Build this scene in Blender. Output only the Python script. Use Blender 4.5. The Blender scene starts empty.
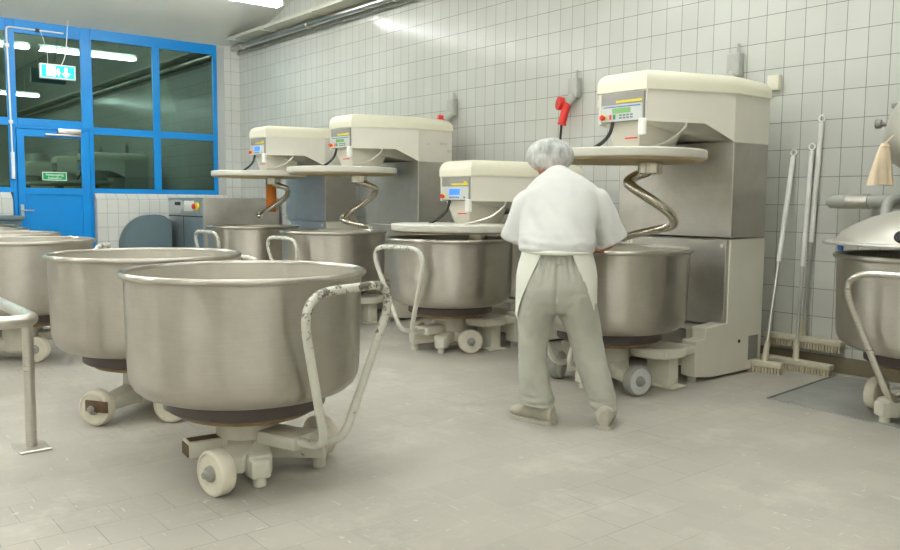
import bpy, bmesh, math, random
from mathutils import Vector, Matrix, noise
PI = math.pi
R = math.radians
random.seed(7)
SC = bpy.context.scene
COL = SC.collection

# ------------------------------------------------------------------ materials
def lin(c):
    return tuple(((v / 12.92) if v <= 0.04045 else ((v + 0.055) / 1.055) ** 2.4) for v in [x / 255 for x in c])

class NT:
    def __init__(s, name):
        s.m = bpy.data.materials.new(name); s.m.use_nodes = True
        s.t = s.m.node_tree; s.b = s.t.nodes['Principled BSDF']; s.out = s.t.nodes['Material Output']
    def n(s, typ, **kw):
        nd = s.t.nodes.new(typ)
        for k, v in kw.items():
            if k.startswith('i_'): nd.inputs[k[2:].replace('_', ' ')].default_value = v
            else: setattr(nd, k, v)
        return nd
    def l(s, a, b): s.t.links.new(a, b)
    def coord(s, kind='Object'): return s.n('ShaderNodeTexCoord').outputs[kind]
    def noise(s, scale, detail=4, vec=None, rough=0.55, stretch=None):
        v = vec or s.coord()
        if stretch:
            mp = s.n('ShaderNodeMapping'); mp.inputs['Scale'].default_value = stretch; s.l(v, mp.inputs['Vector']); v = mp.outputs['Vector']
        t = s.n('ShaderNodeTexNoise'); t.inputs['Scale'].default_value = scale; t.inputs['Detail'].default_value = detail; t.inputs['Roughness'].default_value = rough
        s.l(v, t.inputs['Vector']); return t.outputs['Fac']
    def ramp(s, fac, stops):
        r = s.n('ShaderNodeValToRGB'); e = r.color_ramp.elements
        while len(e) < len(stops): e.new(0.5)
        for el, (p, c) in zip(e, stops):
            el.position = p; el.color = (*c, 1) if len(c) == 3 else c
        s.l(fac, r.inputs['Fac']); return r.outputs['Color']
    def mix(s, fac, a, b, mode='MIX'):
        m = s.n('ShaderNodeMix', data_type='RGBA', blend_type=mode)
        for sock, v in ((m.inputs['Factor'], fac), (m.inputs['A'], a), (m.inputs['B'], b)):
            if hasattr(v, 'links') or hasattr(v, 'is_linked'): s.l(v, sock)
            elif isinstance(v, (int, float)): sock.default_value = v
            else: sock.default_value = (*v, 1)
        return m.outputs['Result']
    def math(s, op, a, b=0.0):
        m = s.n('ShaderNodeMath', operation=op)
        for sock, v in ((m.inputs[0], a), (m.inputs[1], b)):
            if hasattr(v, 'is_linked'): s.l(v, sock)
            else: sock.default_value = v
        return m.outputs[0]
    def bump(s, h, strength=0.2, dist=0.01):
        b = s.n('ShaderNodeBump'); b.inputs['Strength'].default_value = strength; b.inputs['Distance'].default_value = dist
        s.l(h, b.inputs['Height']); s.l(b.outputs['Normal'], s.b.inputs['Normal'])
    def col(s, c):
        if hasattr(c, 'is_linked'): s.l(c, s.b.inputs['Base Color'])
        else: s.b.inputs['Base Color'].default_value = (*c, 1)
    def set(s, **kw):
        for k, v in kw.items():
            sock = s.b.inputs[k.replace('_', ' ')]
            if hasattr(v, 'is_linked'): s.l(v, sock)
            else: sock.default_value = v
        return s

def plain(name, rgb, rough=0.5, metal=0.0, var=0.06, scale=6.0, emit=None, estr=0.0):
    m = NT(name); c = lin(rgb)
    f = m.noise(scale, 5)
    m.col(m.ramp(f, [(0.3, tuple(v * (1 - var) for v in c)), (0.7, tuple(min(1, v * (1 + var)) for v in c))]))
    m.set(Roughness=rough, Metallic=metal)
    if emit:
        m.b.inputs['Emission Color'].default_value = (*lin(emit), 1); m.b.inputs['Emission Strength'].default_value = estr
    return m.m

def tiles(name, ax, phase, base, grout):
    m = NT(name); co = m.coord()
    sp = m.n('ShaderNodeSeparateXYZ'); m.l(co, sp.inputs[0])
    cb = m.n('ShaderNodeCombineXYZ')
    m.l(m.math('SUBTRACT', sp.outputs[ax], phase[0]), cb.inputs[0]); m.l(m.math('SUBTRACT', sp.outputs['Z'], phase[1]), cb.inputs[1])
    br = m.n('ShaderNodeTexBrick', offset=0.0, squash=1.0)
    for k, v in (('Scale', 1.0), ('Mortar Size', 0.0028), ('Mortar Smooth', 0.25), ('Bias', 0.0), ('Brick Width', 0.15), ('Row Height', 0.2)): br.inputs[k].default_value = v
    b = lin(base)
    br.inputs['Color1'].default_value = (*b, 1); br.inputs['Color2'].default_value = (*[v * 0.95 for v in b], 1); br.inputs['Mortar'].default_value = (*lin(grout), 1)
    m.l(cb.outputs[0], br.inputs['Vector'])
    dirt = m.ramp(m.noise(1.3, 5), [(0.35, (0.93, 0.93, 0.91)), (0.65, (1, 1, 1))])
    m.col(m.mix(1.0, br.outputs['Color'], dirt, 'MULTIPLY'))
    m.set(Roughness=m.math('ADD', m.math('MULTIPLY', br.outputs['Fac'], 0.5), 0.2))
    m.b.inputs['Specular IOR Level'].default_value = 0.22
    fl = m.n('ShaderNodeVectorMath', operation='FLOOR'); dv = m.n('ShaderNodeVectorMath', operation='DIVIDE'); dv.inputs[1].default_value = (0.15, 0.2, 1)
    m.l(cb.outputs[0], dv.inputs[0]); m.l(dv.outputs[0], fl.inputs[0])
    wn = m.n('ShaderNodeTexWhiteNoise', noise_dimensions='3D'); m.l(fl.outputs[0], wn.inputs['Vector'])
    sb = m.n('ShaderNodeVectorMath', operation='SUBTRACT'); sb.inputs[1].default_value = (0.5, 0.5, 0.5); m.l(wn.outputs['Color'], sb.inputs[0])
    sc = m.n('ShaderNodeVectorMath', operation='SCALE'); sc.inputs['Scale'].default_value = 0.035; m.l(sb.outputs[0], sc.inputs[0])
    gm = m.n('ShaderNodeNewGeometry'); ad = m.n('ShaderNodeVectorMath', operation='ADD'); m.l(gm.outputs['Normal'], ad.inputs[0]); m.l(sc.outputs[0], ad.inputs[1])
    nz = m.n('ShaderNodeVectorMath', operation='NORMALIZE'); m.l(ad.outputs[0], nz.inputs[0])
    bp = m.n('ShaderNodeBump'); bp.inputs['Strength'].default_value = 0.25; bp.inputs['Distance'].default_value = 0.004
    m.l(m.math('MULTIPLY', br.outputs['Fac'], -1.0), bp.inputs['Height']); m.l(nz.outputs[0], bp.inputs['Normal']); m.l(bp.outputs['Normal'], m.b.inputs['Normal'])
    return m.m

def floor_mat():
    m = NT('floor_tiles'); co = m.coord()
    sp = m.n('ShaderNodeSeparateXYZ'); m.l(co, sp.inputs[0])
    cb = m.n('ShaderNodeCombineXYZ')
    m.l(m.math('SUBTRACT', sp.outputs['Y'], 0.74), cb.inputs[0]); m.l(m.math('SUBTRACT', sp.outputs['X'], -3.46 - 0.4 * 20), cb.inputs[1])
    br = m.n('ShaderNodeTexBrick', offset=0.5, squash=1.0)
    for k, v in (('Scale', 1.0), ('Mortar Size', 0.0017), ('Mortar Smooth', 0.3), ('Brick Width', 0.2), ('Row Height', 0.2)): br.inputs[k].default_value = v
    b = lin((178, 174, 164))
    br.inputs['Color1'].default_value = (*b, 1); br.inputs['Color2'].default_value = (*[v * 0.93 for v in b], 1)
    # joints are partly filled with flour: dark grout fading to pale
    jf = m.ramp(m.noise(0.9, 4), [(0.40, lin((138, 134, 122))), (0.58, lin((182, 179, 168)))])
    m.l(jf, br.inputs['Mortar'])
    m.l(cb.outputs[0], br.inputs['Vector'])
    stain = m.ramp(m.noise(0.8, 6, rough=0.62), [(0.33, (0.86, 0.86, 0.85)), (0.66, (1.05, 1.05, 1.05))])
    c = m.mix(1.0, br.outputs['Color'], stain, 'MULTIPLY')
    dust = m.ramp(m.noise(2.6, 8, rough=0.7), [(0.53, (0, 0, 0)), (0.78, (0.55, 0.55, 0.55))])
    c = m.mix(dust, c, lin((208, 206, 194)))
    # scattered flour streaks
    zone = m.ramp(m.noise(1.1, 3), [(0.42, (0, 0, 0)), (0.60, (1, 1, 1))])
    for sx, sy, sc_, th in ((1.0, 6.0, 9, 0.66), (7.0, 1.0, 8, 0.67), (1.0, 1.0, 34, 0.69), (1.5, 1.0, 13, 0.68)):
        st = m.noise(sc_, 4, stretch=(sx, sy, 1)); spk = m.ramp(st, [(th, (0, 0, 0)), (th + 0.05, (0.75, 0.75, 0.75))])
        c = m.mix(m.math('MULTIPLY', spk, zone), c, lin((214, 212, 202)))
    m.col(c)
    m.set(Roughness=m.math('ADD', m.math('MULTIPLY', m.noise(3, 5), 0.3), 0.42))
    m.b.inputs['Specular IOR Level'].default_value = 0.35
    m.bump(m.math('MULTIPLY', br.outputs['Fac'], -1.0), 0.2, 0.003)
    return m.m

def steel(name, base=(0.56, 0.54, 0.49), rough=0.33, dust=0.25, aniso=0.6, spots=True):
    m = NT(name)
    st = m.noise(14, 3, stretch=(0.6, 0.6, 14))
    c = m.ramp(st, [(0.3, tuple(v * 0.965 for v in base)), (0.7, tuple(min(1, v * 1.03) for v in base))])
    blot = m.ramp(m.noise(3.2, 7, rough=0.65), [(0.36, (0.86, 0.85, 0.82)), (0.62, (1, 1, 1))])
    c = m.mix(1.0, c, blot, 'MULTIPLY')
    fl = m.ramp(m.noise(4.5, 8, rough=0.72), [(0.46, (0, 0, 0)), (0.75, (dust,) * 3)])
    m.col(m.mix(fl, c, lin((200, 196, 180))))
    m.set(Metallic=m.math('SUBTRACT', 1.0, fl), Roughness=m.math('ADD', m.math('MULTIPLY', fl, 0.6), m.math('ADD', m.math('MULTIPLY', st, 0.04), rough - 0.02)))
    if aniso:
        tg = m.n('ShaderNodeTangent', direction_type='RADIAL', axis='Z'); m.l(tg.outputs[0], m.b.inputs['Tangent']); m.set(Anisotropic=aniso, Anisotropic_Rotation=0.25)
    return m.m

def dusty_inside():
    m = NT('floury_steel')
    fl = m.ramp(m.noise(5, 8, rough=0.7), [(0.30, (0.12,) * 3), (0.62, (0.85,) * 3)])
    m.col(m.mix(fl, (0.5, 0.48, 0.44), lin((196, 192, 176))))
    m.set(Metallic=m.math('SUBTRACT', 1.0, fl), Roughness=0.5)
    return m.m

def chipped(name, rgb, worn_z=None, amount=0.63, rough=0.42):
    m = NT(name); c = lin(rgb)
    n1 = m.noise(22, 6, rough=0.7)
    chip = m.ramp(n1, [(amount, (0, 0, 0)), (amount + 0.03, (1, 1, 1))])
    if worn_z:
        sp = m.n('ShaderNodeSeparateXYZ'); m.l(m.coord(), sp.inputs[0])
        mr = m.n('ShaderNodeMapRange'); mr.inputs[1].default_value = worn_z - 0.30; mr.inputs[2].default_value = worn_z + 0.045; mr.inputs[3].default_value = 0.0; mr.inputs[4].default_value = 0.15
        m.l(sp.outputs['Z'], mr.inputs[0])
        chip = m.ramp(m.math('ADD', n1, mr.outputs[0]), [(amount + 0.02, (0, 0, 0)), (amount + 0.05, (1, 1, 1))])
    grime = m.ramp(m.noise(6, 5), [(0.35, tuple(v * 0.86 for v in c)), (0.62, c)])
    m.col(m.mix(chip, grime, lin((112, 106, 96))))
    m.set(Roughness=rough)
    m.bump(chip, -0.3, 0.002)
    return m.m

def glass_mat():
    m = NT('window_glass')
    tr = m.n('ShaderNodeBsdfTransparent'); tr.inputs[0].default_value = (0.32, 0.42, 0.36, 1)
    gl = m.n('ShaderNodeBsdfGlossy'); gl.inputs['Roughness'].default_value = 0.0; gl.inputs['Color'].default_value = (0.62, 0.92, 0.80, 1)
    fr = m.n('ShaderNodeFresnel'); fr.inputs['IOR'].default_value = 2.7
    mx = m.n('ShaderNodeMixShader'); m.l(fr.outputs[0], mx.inputs[0]); m.l(tr.outputs[0], mx.inputs[1]); m.l(gl.outputs[0], mx.inputs[2])
    m.l(mx.outputs[0], m.out.inputs['Surface'])
    return m.m

def net_mat():
    m = NT('hair_net_fabric')
    tr = m.n('ShaderNodeBsdfTransparent')
    m.col(lin((214, 217, 213))); m.set(Roughness=0.75)
    f = m.ramp(m.noise(26, 5, rough=0.7, stretch=(1, 1, 0.35)), [(0.35, (0.45,) * 3), (0.62, (0.86,) * 3)])
    mx = m.n('ShaderNodeMixShader'); m.l(f, mx.inputs[0]); m.l(tr.outputs[0], mx.inputs[1]); m.l(m.b.outputs[0], mx.inputs[2])
    m.l(mx.outputs[0], m.out.inputs['Surface'])
    return m.m

def fabric(name, rgb, rough=0.85, var=0.05, scale=5, fine=220):
    m = NT(name); c = lin(rgb)
    m.col(m.ramp(m.noise(scale, 6), [(0.3, tuple(v * (1 - var) for v in c)), (0.7, tuple(min(1, v * (1 + var)) for v in c))]))
    m.set(Roughness=rough, Sheen_Weight=0.15); m.bump(m.noise(fine, 2), 0.12, 0.002)
    return m.m

M = {}
M['tile_back'] = tiles('wall_tiles_long', 'X', (-3.398 - 0.15 * 100, 1.1815 - 2.0), (203, 205, 199), (132, 133, 127))
M['tile_left'] = tiles('wall_tiles_window_side', 'Y', (5.785 - 0.15 * 100, 1.1815 - 2.0), (208, 210, 205), (140, 142, 136))
M['floor'] = floor_mat()
M['plaster'] = plain('plaster', (224, 224, 216), 0.9, 0, 0.03, 1.5)
M['grey_plaster'] = plain('grey_plaster', (178, 182, 178), 0.9, 0, 0.03, 3)
M['blue'] = plain('blue_paint', (0, 136, 214), 0.35, 0, 0.06, 2)
M['glass'] = glass_mat()
M['steel'] = steel('brushed_bowl_steel', (0.54, 0.51, 0.46), 0.34, 0.20, 0.965)
M['inside'] = dusty_inside()
M['panel_steel'] = steel('panel_steel', (0.60, 0.585, 0.55), 0.42, 0.22, 0.0)
M['side_steel'] = steel('side_steel', (0.50, 0.48, 0.44), 0.46, 0.2, 0.0)
M['tube_steel'] = steel('tube_steel', (0.66, 0.64, 0.59), 0.28, 0.2, 0.0)
M['grey_steel'] = steel('grey_steel', (0.50, 0.55, 0.57), 0.40, 0.15, 0.0)
M['chrome'] = steel('hook_steel', (0.70, 0.66, 0.58), 0.16, 0.25, 0.0)
M['ring'] = plain('dark_ring', (84, 74, 70), 0.45, 0.0, 0.12, 8)
M['rust'] = plain('rusty_disc', (150, 124, 88), 0.6, 0.2, 0.3, 12)
M['rust_dark'] = plain('dark_rust', (96, 76, 56), 0.7, 0.1, 0.35, 20)
M['paint'] = chipped('white_machine_paint', (214, 211, 196), None, 0.66)
M['handle_paint'] = chipped('worn_handle_paint', (212, 211, 198), 0.80, 0.63)
M['handle_light'] = chipped('lightly_worn_handle_paint', (214, 213, 201), 0.80, 0.68)
M['wheel'] = plain('wheel_plastic', (216, 210, 192), 0.5, 0, 0.08, 18)
M['grey_wheel'] = plain('grey_wheel_plastic', (200, 202, 200), 0.5, 0, 0.05, 18)
M['tread'] = plain('wheel_tread', (150, 150, 142), 0.7, 0, 0.1, 20)
M['cream'] = plain('cream_plastic', (216, 213, 200), 0.38, 0, 0.03, 3)
M['cap'] = plain('cream_cap', (224, 221, 200), 0.35, 0, 0.03, 3)
M['white_panel'] = plain('white_side_panel', (224, 221, 206), 0.4, 0, 0.05, 3)
M['lid'] = plain('lid_plastic', (214, 212, 200), 0.4, 0, 0.05, 6)
M['lid_edge'] = plain('lid_underside', (186, 168, 128), 0.6, 0, 0.15, 8)
M['panel_grey'] = plain('control_grey', (140, 138, 132), 0.5, 0, 0.03, 5)
M['panel_light'] = plain('control_light', (196, 200, 196), 0.4, 0, 0.03, 5)
M['yellow'] = plain('yellow_strip', (232, 212, 60), 0.5, 0, 0.1, 40)
M['red'] = plain('red_plastic', (222, 50, 42), 0.35, 0, 0.05, 8)
M['green_lcd'] = plain('green_lcd', (104, 150, 84), 0.3, 0, 0.03, 8, (104, 160, 84), 0.12)
M['blue_lcd'] = plain('blue_lcd', (60, 120, 235), 0.3, 0, 0.03, 8, (50, 115, 245), 0.35)
M['blue_ink'] = plain('blue_ink', (60, 110, 190), 0.5)
M['green_ink'] = plain('green_ink', (24, 130, 84), 0.5)
M['black'] = plain('black_rubber', (36, 36, 36), 0.5)
M['dark'] = plain('dark_gap', (58, 56, 52), 0.8)
M['white_plastic'] = plain('white_plastic', (234, 234, 228), 0.4)
M['dome'] = plain('dome_metal', (196, 194, 186), 0.38, 0.55, 0.05, 4)
M['alu'] = steel('aluminium', (0.72, 0.71, 0.68), 0.35, 0.1, 0.0)
M['bristle'] = plain('bristles', (196, 186, 160), 0.85, 0, 0.2, 60)
M['broom'] = plain('broom_plastic', (206, 200, 178), 0.5, 0, 0.1, 10)
M['baseboard'] = plain('baseboard_stone', (130, 120, 98), 0.7, 0, 0.15, 5)
M['plate'] = steel('floor_plate_steel', (0.5, 0.51, 0.5), 0.6, 0.75, 0.0)
M['blue_grey'] = plain('blue_grey_plastic', (92, 112, 118), 0.5, 0, 0.08, 2)
M['orange'] = plain('orange_plastic', (226, 128, 24), 0.45, 0, 0.1, 6)
M['pipe_grey'] = plain('pipe_grey', (176, 178, 170), 0.45, 0, 0.08, 10)
M['duct'] = plain('duct_paint', (196, 196, 182), 0.5, 0, 0.05, 4)
M['lamp_white'] = plain('lamp_housing', (228, 228, 222), 0.4)
M['lamp'] = plain('lamp_tube', (255, 255, 250), 0.3, 0, 0, 1, (250, 252, 253), 15.0)
M['sign_green'] = plain('sign_green', (0, 190, 130), 0.4, 0, 0.0, 1, (0, 215, 150), 0.9)
M['sign_white'] = plain('sign_white', (240, 255, 250), 0.4, 0, 0.0, 1, (225, 255, 245), 1.2)
M['sticker_green'] = plain('sticker_green', (0, 150, 90), 0.5)
M['sticker_white'] = plain('sticker_white', (222, 240, 228), 0.5)
M['skin'] = plain('skin', (198, 132, 106), 0.55, 0, 0.06, 12)
M['hair'] = plain('hair', (62, 50, 42), 0.6, 0, 0.2, 40)
M['net'] = net_mat()
M['shirt'] = fabric('white_cotton', (206, 207, 203))
M['apron'] = fabric('apron_cotton', (224, 224, 212))
M['trousers'] = fabric('grey_trouser_cotton', (172, 172, 160), 0.9, 0.09, 7)
M['shoe'] = fabric('dusty_shoe', (172, 168, 152), 0.8, 0.12, 14)
M['sole'] = plain('shoe_sole', (176, 172, 158), 0.8)
M['bag'] = fabric('bag_cloth', (218, 200, 172), 0.9, 0.08, 8)
M['night'] = plain('night_ground', (20, 22, 24), 0.9)

# ------------------------------------------------------------------ mesh helpers
def V(*a): return Vector(a)

class MB:
    def __init__(s): s.bm = bmesh.new()
    def merge(s, bm2, mat=None):
        if mat is not None: bmesh.ops.transform(bm2, matrix=mat, verts=bm2.verts)
        me = bpy.data.meshes.new('tmp'); bm2.to_mesh(me); bm2.free(); s.bm.from_mesh(me); bpy.data.meshes.remove(me); return s
    def box(s, lo, hi, bev=0.0, seg=2, mat=None):
        b = bmesh.new(); bmesh.ops.create_cube(b, size=1)
        lo, hi = Vector(lo), Vector(hi)
        bmesh.ops.scale(b, vec=hi - lo, verts=b.verts); bmesh.ops.translate(b, vec=(lo + hi) / 2, verts=b.verts)
        if bev: bmesh.ops.bevel(b, geom=b.edges[:], offset=bev, segments=seg, affect='EDGES', profile=0.5)
        return s.merge(b, mat)
    def prism(s, poly, h0, h1, axis='Z', bev=0.0, seg=2, mat=None):
        """poly in the plane normal to axis: Z:(x,y) X:(y,z) Y:(x,z)"""
        b = bmesh.new()
        f = {'Z': lambda p, h: (p[0], p[1], h), 'X': lambda p, h: (h, p[0], p[1]), 'Y': lambda p, h: (p[0], h, p[1])}[axis]
        v0 = [b.verts.new(f(p, h0)) for p in poly]; v1 = [b.verts.new(f(p, h1)) for p in poly]
        n = len(poly); b.faces.new(v0); b.faces.new(v1)
        for i in range(n): b.faces.new((v0[i], v0[(i + 1) % n], v1[(i + 1) % n], v1[i]))
        bmesh.ops.recalc_face_normals(b, faces=b.faces)
        if bev: bmesh.ops.bevel(b, geom=b.edges[:], offset=bev, segments=seg, affect='EDGES', profile=0.5)
        return s.merge(b, mat)
    def hull(s, bottom, top, bev=0.0, seg=2, topbev=None):
        """two matching 3-D rings joined into a solid"""
        b = bmesh.new(); v0 = [b.verts.new(p) for p in bottom]; v1 = [b.verts.new(p) for p in top]; n = len(v0)
        fb = b.faces.new(v0); ft = b.faces.new(v1)
        for i in range(n): b.faces.new((v0[i], v0[(i + 1) % n], v1[(i + 1) % n], v1[i]))
        bmesh.ops.recalc_face_normals(b, faces=b.faces)
        if topbev:
            ed = [e for e in b.edges if e.verts[0] in v1 and e.verts[1] in v1]
            bmesh.ops.bevel(b, geom=ed, offset=topbev, segments=5, affect='EDGES', profile=0.5)
        elif bev: bmesh.ops.bevel(b, geom=b.edges[:], offset=bev, segments=seg, affect='EDGES', profile=0.5)
        return s.merge(b)
    def lathe(s, prof, c=(0, 0, 0), seg=48, mat=None):
        b = bmesh.new(); rings = []
        for r, z in prof:
            if r < 1e-6: rings.append([b.verts.new((c[0], c[1], c[2] + z))])
            else: rings.append([b.verts.new((c[0] + r * math.cos(2 * PI * i / seg), c[1] + r * math.sin(2 * PI * i / seg), c[2] + z)) for i in range(seg)])
        for a, d in zip(rings, rings[1:]):
            for i in range(seg):
                j = (i + 1) % seg
                if len(a) == 1 and len(d) > 1: b.faces.new((a[0], d[j], d[i]))
                elif len(d) == 1 and len(a) > 1: b.faces.new((a[i], a[j], d[0]))
                elif len(a) > 1: b.faces.new((a[i], a[j], d[j], d[i]))
        bmesh.ops.recalc_face_normals(b, faces=b.faces)
        return s.merge(b, mat)
    def cyl(s, p0, p1, r, r1=None, seg=20, bev=0.0):
        p0, p1 = Vector(p0), Vector(p1); L = (p1 - p0).length; r1 = r if r1 is None else r1
        q = (p1 - p0).to_track_quat('Z', 'Y').to_matrix().to_4x4(); q.translation = p0
        if bev: prof = [(0, 0), (r - bev, 0), (r, bev), (r1, L - bev), (r1 - bev, L), (0, L)]
        else: prof = [(0, 0), (r, 0), (r1, L), (0, L)]
        return s.lathe(prof, seg=seg, mat=q)
    def tube(s, pts, r, seg=12, closed=False, caps=True):
        pts = [Vector(p) for p in pts]; n = len(pts); rr = r if isinstance(r, (list, tuple)) else [r] * n
        b = bmesh.new(); rings = []
        def tan(i):
            if closed: return (pts[(i + 1) % n] - pts[i - 1]).normalized()
            return (pts[min(i + 1, n - 1)] - pts[max(i - 1, 0)]).normalized()
        t = tan(0); u = t.orthogonal().normalized()
        for i in range(n):
            t2 = tan(i); q = t.rotation_difference(t2); u = q @ u; u = (u - t2 * u.dot(t2)).normalized(); t = t2
            w = t.cross(u)
            rings.append([b.verts.new(pts[i] + rr[i] * (math.cos(2 * PI * k / seg) * u + math.sin(2 * PI * k / seg) * w)) for k in range(seg)])
        m = n if closed else n - 1
        for i in range(m):
            a, d = rings[i], rings[(i + 1) % n]
            for k in range(seg): b.faces.new((a[k], a[(k + 1) % seg], d[(k + 1) % seg], d[k]))
        if caps and not closed:
            b.faces.new(rings[0]); b.faces.new(rings[-1])
        bmesh.ops.recalc_face_normals(b, faces=b.faces)
        return s.merge(b)
    def loft(s, rings, seg=32, caps=True):
        """rings: (centre, u-vector, v-vector) elliptical sections"""
        b = bmesh.new(); rs = []
        for c, u, v in rings:
            c, u, v = Vector(c), Vector(u), Vector(v)
            rs.append([b.verts.new(c + math.cos(2 * PI * k / seg) * u + math.sin(2 * PI * k / seg) * v) for k in range(seg)])
        for a, d in zip(rs, rs[1:]):
            for k in range(seg): b.faces.new((a[k], a[(k + 1) % seg], d[(k + 1) % seg], d[k]))
        if caps: b.faces.new(rs[0]); b.faces.new(rs[-1])
        bmesh.ops.recalc_face_normals(b, faces=b.faces)
        return s.merge(b)
    def ball(s, c, rad, seg=24, mat=None):
        b = bmesh.new(); bmesh.ops.create_uvsphere(b, u_segments=seg, v_segments=seg // 2, radius=1)
        mm = Matrix.Diagonal((*(rad if hasattr(rad, '__len__') else (rad,) * 3), 1))
        if mat is not None: mm = mat @ mm
        mm = Matrix.Translation(c) @ mm
        return s.merge(b, mm)
    def obj(s, name, mat, parent=None, smooth=True, angle=35, loc=None):
        me = bpy.data.meshes.new(name); s.bm.to_mesh(me); s.bm.free()
        if smooth:
            me.polygons.foreach_set('use_smooth', [True] * len(me.polygons)); me.set_sharp_from_angle(angle=R(angle))
        for m in (mat if isinstance(mat, (list, tuple)) else [mat]): me.materials.append(m)
        o = bpy.data.objects.new(name, me); COL.objects.link(o)
        if parent: o.parent = parent
        if loc: o.location = loc
        return o

def fillet(pts, rad, n=6):
    pts = [Vector(p) for p in pts]; out = [pts[0]]
    for i in range(1, len(pts) - 1):
        a, b, c = pts[i - 1], pts[i], pts[i + 1]
        r = rad[i - 1] if isinstance(rad, (list, tuple)) else rad
        d1, d2 = (a - b), (c - b); r_ = min(r, d1.length * 0.49, d2.length * 0.49)
        p0, p1 = b + d1.normalized() * r_, b + d2.normalized() * r_
        for k in range(n + 1):
            t = k / n; out.append((1 - t) ** 2 * p0 + 2 * t * (1 - t) * b + t * t * p1)
    out.append(pts[-1]); return out

def smooth_path(pts, n=8):
    pts = [Vector(p) for p in pts]; out = []
    for i in range(len(pts) - 1):
        p0, p1, p2, p3 = pts[max(i - 1, 0)], pts[i], pts[i + 1], pts[min(i + 2, len(pts) - 1)]
        for k in range(n):
            t = k / n
            out.append(0.5 * ((2 * p1) + (p2 - p0) * t + (2 * p0 - 5 * p1 + 4 * p2 - p3) * t * t + (3 * p1 - p0 - 3 * p2 + p3) * t ** 3))
    out.append(pts[-1]); return out

def thing(name, label, cat, loc=(0, 0, 0), rz=0.0, group=None):
    o = bpy.data.objects.new(name, None); COL.objects.link(o); o.empty_display_size = 0.1
    o.location = loc; o.rotation_euler = (0, 0, rz); o['label'] = label; o['category'] = cat
    if group: o['group'] = group
    return o
def tag(o, label, cat, group=None):
    o['label'] = label; o['category'] = cat
    if group: o['group'] = group
    return o
def struct(o, label, cat):
    o['kind'] = 'structure'; o['label'] = label; o['category'] = cat; return o
def lab(o, label): o['label'] = label; return o

def remesh(mb, voxel, smooth=4):
    me = bpy.data.meshes.new('rm'); mb.bm.to_mesh(me); mb.bm.free()
    o = bpy.data.objects.new('rm', me); COL.objects.link(o)
    m = o.modifiers.new('r', 'REMESH'); m.mode = 'VOXEL'; m.voxel_size = voxel
    if smooth:
        sm = o.modifiers.new('s', 'SMOOTH'); sm.iterations = smooth; sm.factor = 0.5
    dg = bpy.context.evaluated_depsgraph_get(); dg.update()
    me2 = bpy.data.meshes.new_from_object(o.evaluated_get(dg))
    bpy.data.objects.remove(o); bpy.data.meshes.remove(me)
    out = MB(); out.bm.from_mesh(me2); bpy.data.meshes.remove(me2); return out

# ------------------------------------------------------------------ camera
Fv = Vector((-0.77231181, 0.62914454, -0.08781586)); Rv = Vector((0.63098309, 0.77575039, 0.00846577)); Uv = Vector((-0.07344937, 0.04887211, 0.99610075))
cam = bpy.data.cameras.new('camera'); cam.sensor_width = 36.0; cam.lens = 827.08 / 900 * 36.0; cam.clip_start = 0.05; cam.clip_end = 100
co = bpy.data.objects.new('camera', cam); COL.objects.link(co)
co.matrix_world = Matrix(((Rv.x, Uv.x, -Fv.x, 0), (Rv.y, Uv.y, -Fv.y, 0), (Rv.z, Uv.z, -Fv.z, 1.18), (0, 0, 0, 1)))
SC.camera = co

# ------------------------------------------------------------------ room shell
XW, YW = -12.387, 5.785
X1, Y0 = 4.0, -4.5
b = MB(); b.box((XW - 0.3, Y0 - 0.2, -0.2), (X1 + 0.2, YW + 0.2, 0)); struct(b.obj('floor', M['floor'], smooth=False), 'pale flour-dusted tiled floor of the bakery hall', 'floor')
b = MB(); b.box((XW - 0.3, YW, 0), (X1 + 0.2, YW + 0.2, 5.6)); struct(b.obj('wall_back', M['tile_back'], smooth=False), 'long white tiled wall behind the mixers', 'wall')
b = MB(); b.box((X1, Y0 - 0.2, 0), (X1 + 0.2, YW, 5.6)); struct(b.obj('wall_right', M['plaster'], smooth=False), 'plain white wall closing the hall', 'wall')
b = MB(); b.box((XW - 0.3, Y0 - 0.2, 0), (X1, Y0, 5.6)); struct(b.obj('wall_front', M['plaster'], smooth=False), 'plain white wall facing the mixers', 'wall')
# ceiling: rises away from the window wall, then level
b = MB(); b.prism([(XW - 0.3, 3.488), (XW, 3.56), (-6.4, 5.0), (X1 + 0.2, 5.0), (X1 + 0.2, 5.6), (XW - 0.3, 5.6)], Y0 - 0.2, YW + 0.2, 'Y')
struct(b.obj('ceiling', M['plaster'], smooth=False), 'smooth pale ceiling sloping up from the blue windows', 'ceiling')
# left wall: tiled strip beside the window, low sill walls, solid part further along
b = MB(); b.box((XW - 0.2, 5.53, 0), (XW, YW, 3.6))
b.prism([(XW - 0.2, 0), (XW + 0.1, 0), (XW + 0.1, 1.168), (XW - 0.008, 1.262), (XW - 0.2, 1.262)], 3.545, 5.53, 'Y')
b.prism([(XW - 0.2, 0), (XW + 0.1, 0), (XW + 0.1, 1.168), (XW - 0.008, 1.262), (XW - 0.2, 1.262)], 0.0, 2.47, 'Y')
b.box((XW - 0.2, Y0 - 0.2, 0), (XW, 0.0, 3.6))
struct(b.obj('wall_left', M['tile_left'], smooth=False), 'white tiled window wall with low tiled sill', 'wall')
b = MB(); b.box((XW - 0.2, 5.41, 1.262), (XW - 0.01, 5.53, 3.6)); struct(b.obj('trim_1', M['grey_plaster'], smooth=False), 'grey plaster reveal strip beside the blue window frame', 'trim')
b = MB(); b.box((XW, YW - 0.014, 0), (X1, YW, 0.115), 0.004); struct(b.obj('baseboard_back', M['baseboard'], smooth=False), 'brownish baseboard along the long tiled wall', 'baseboard')
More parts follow.
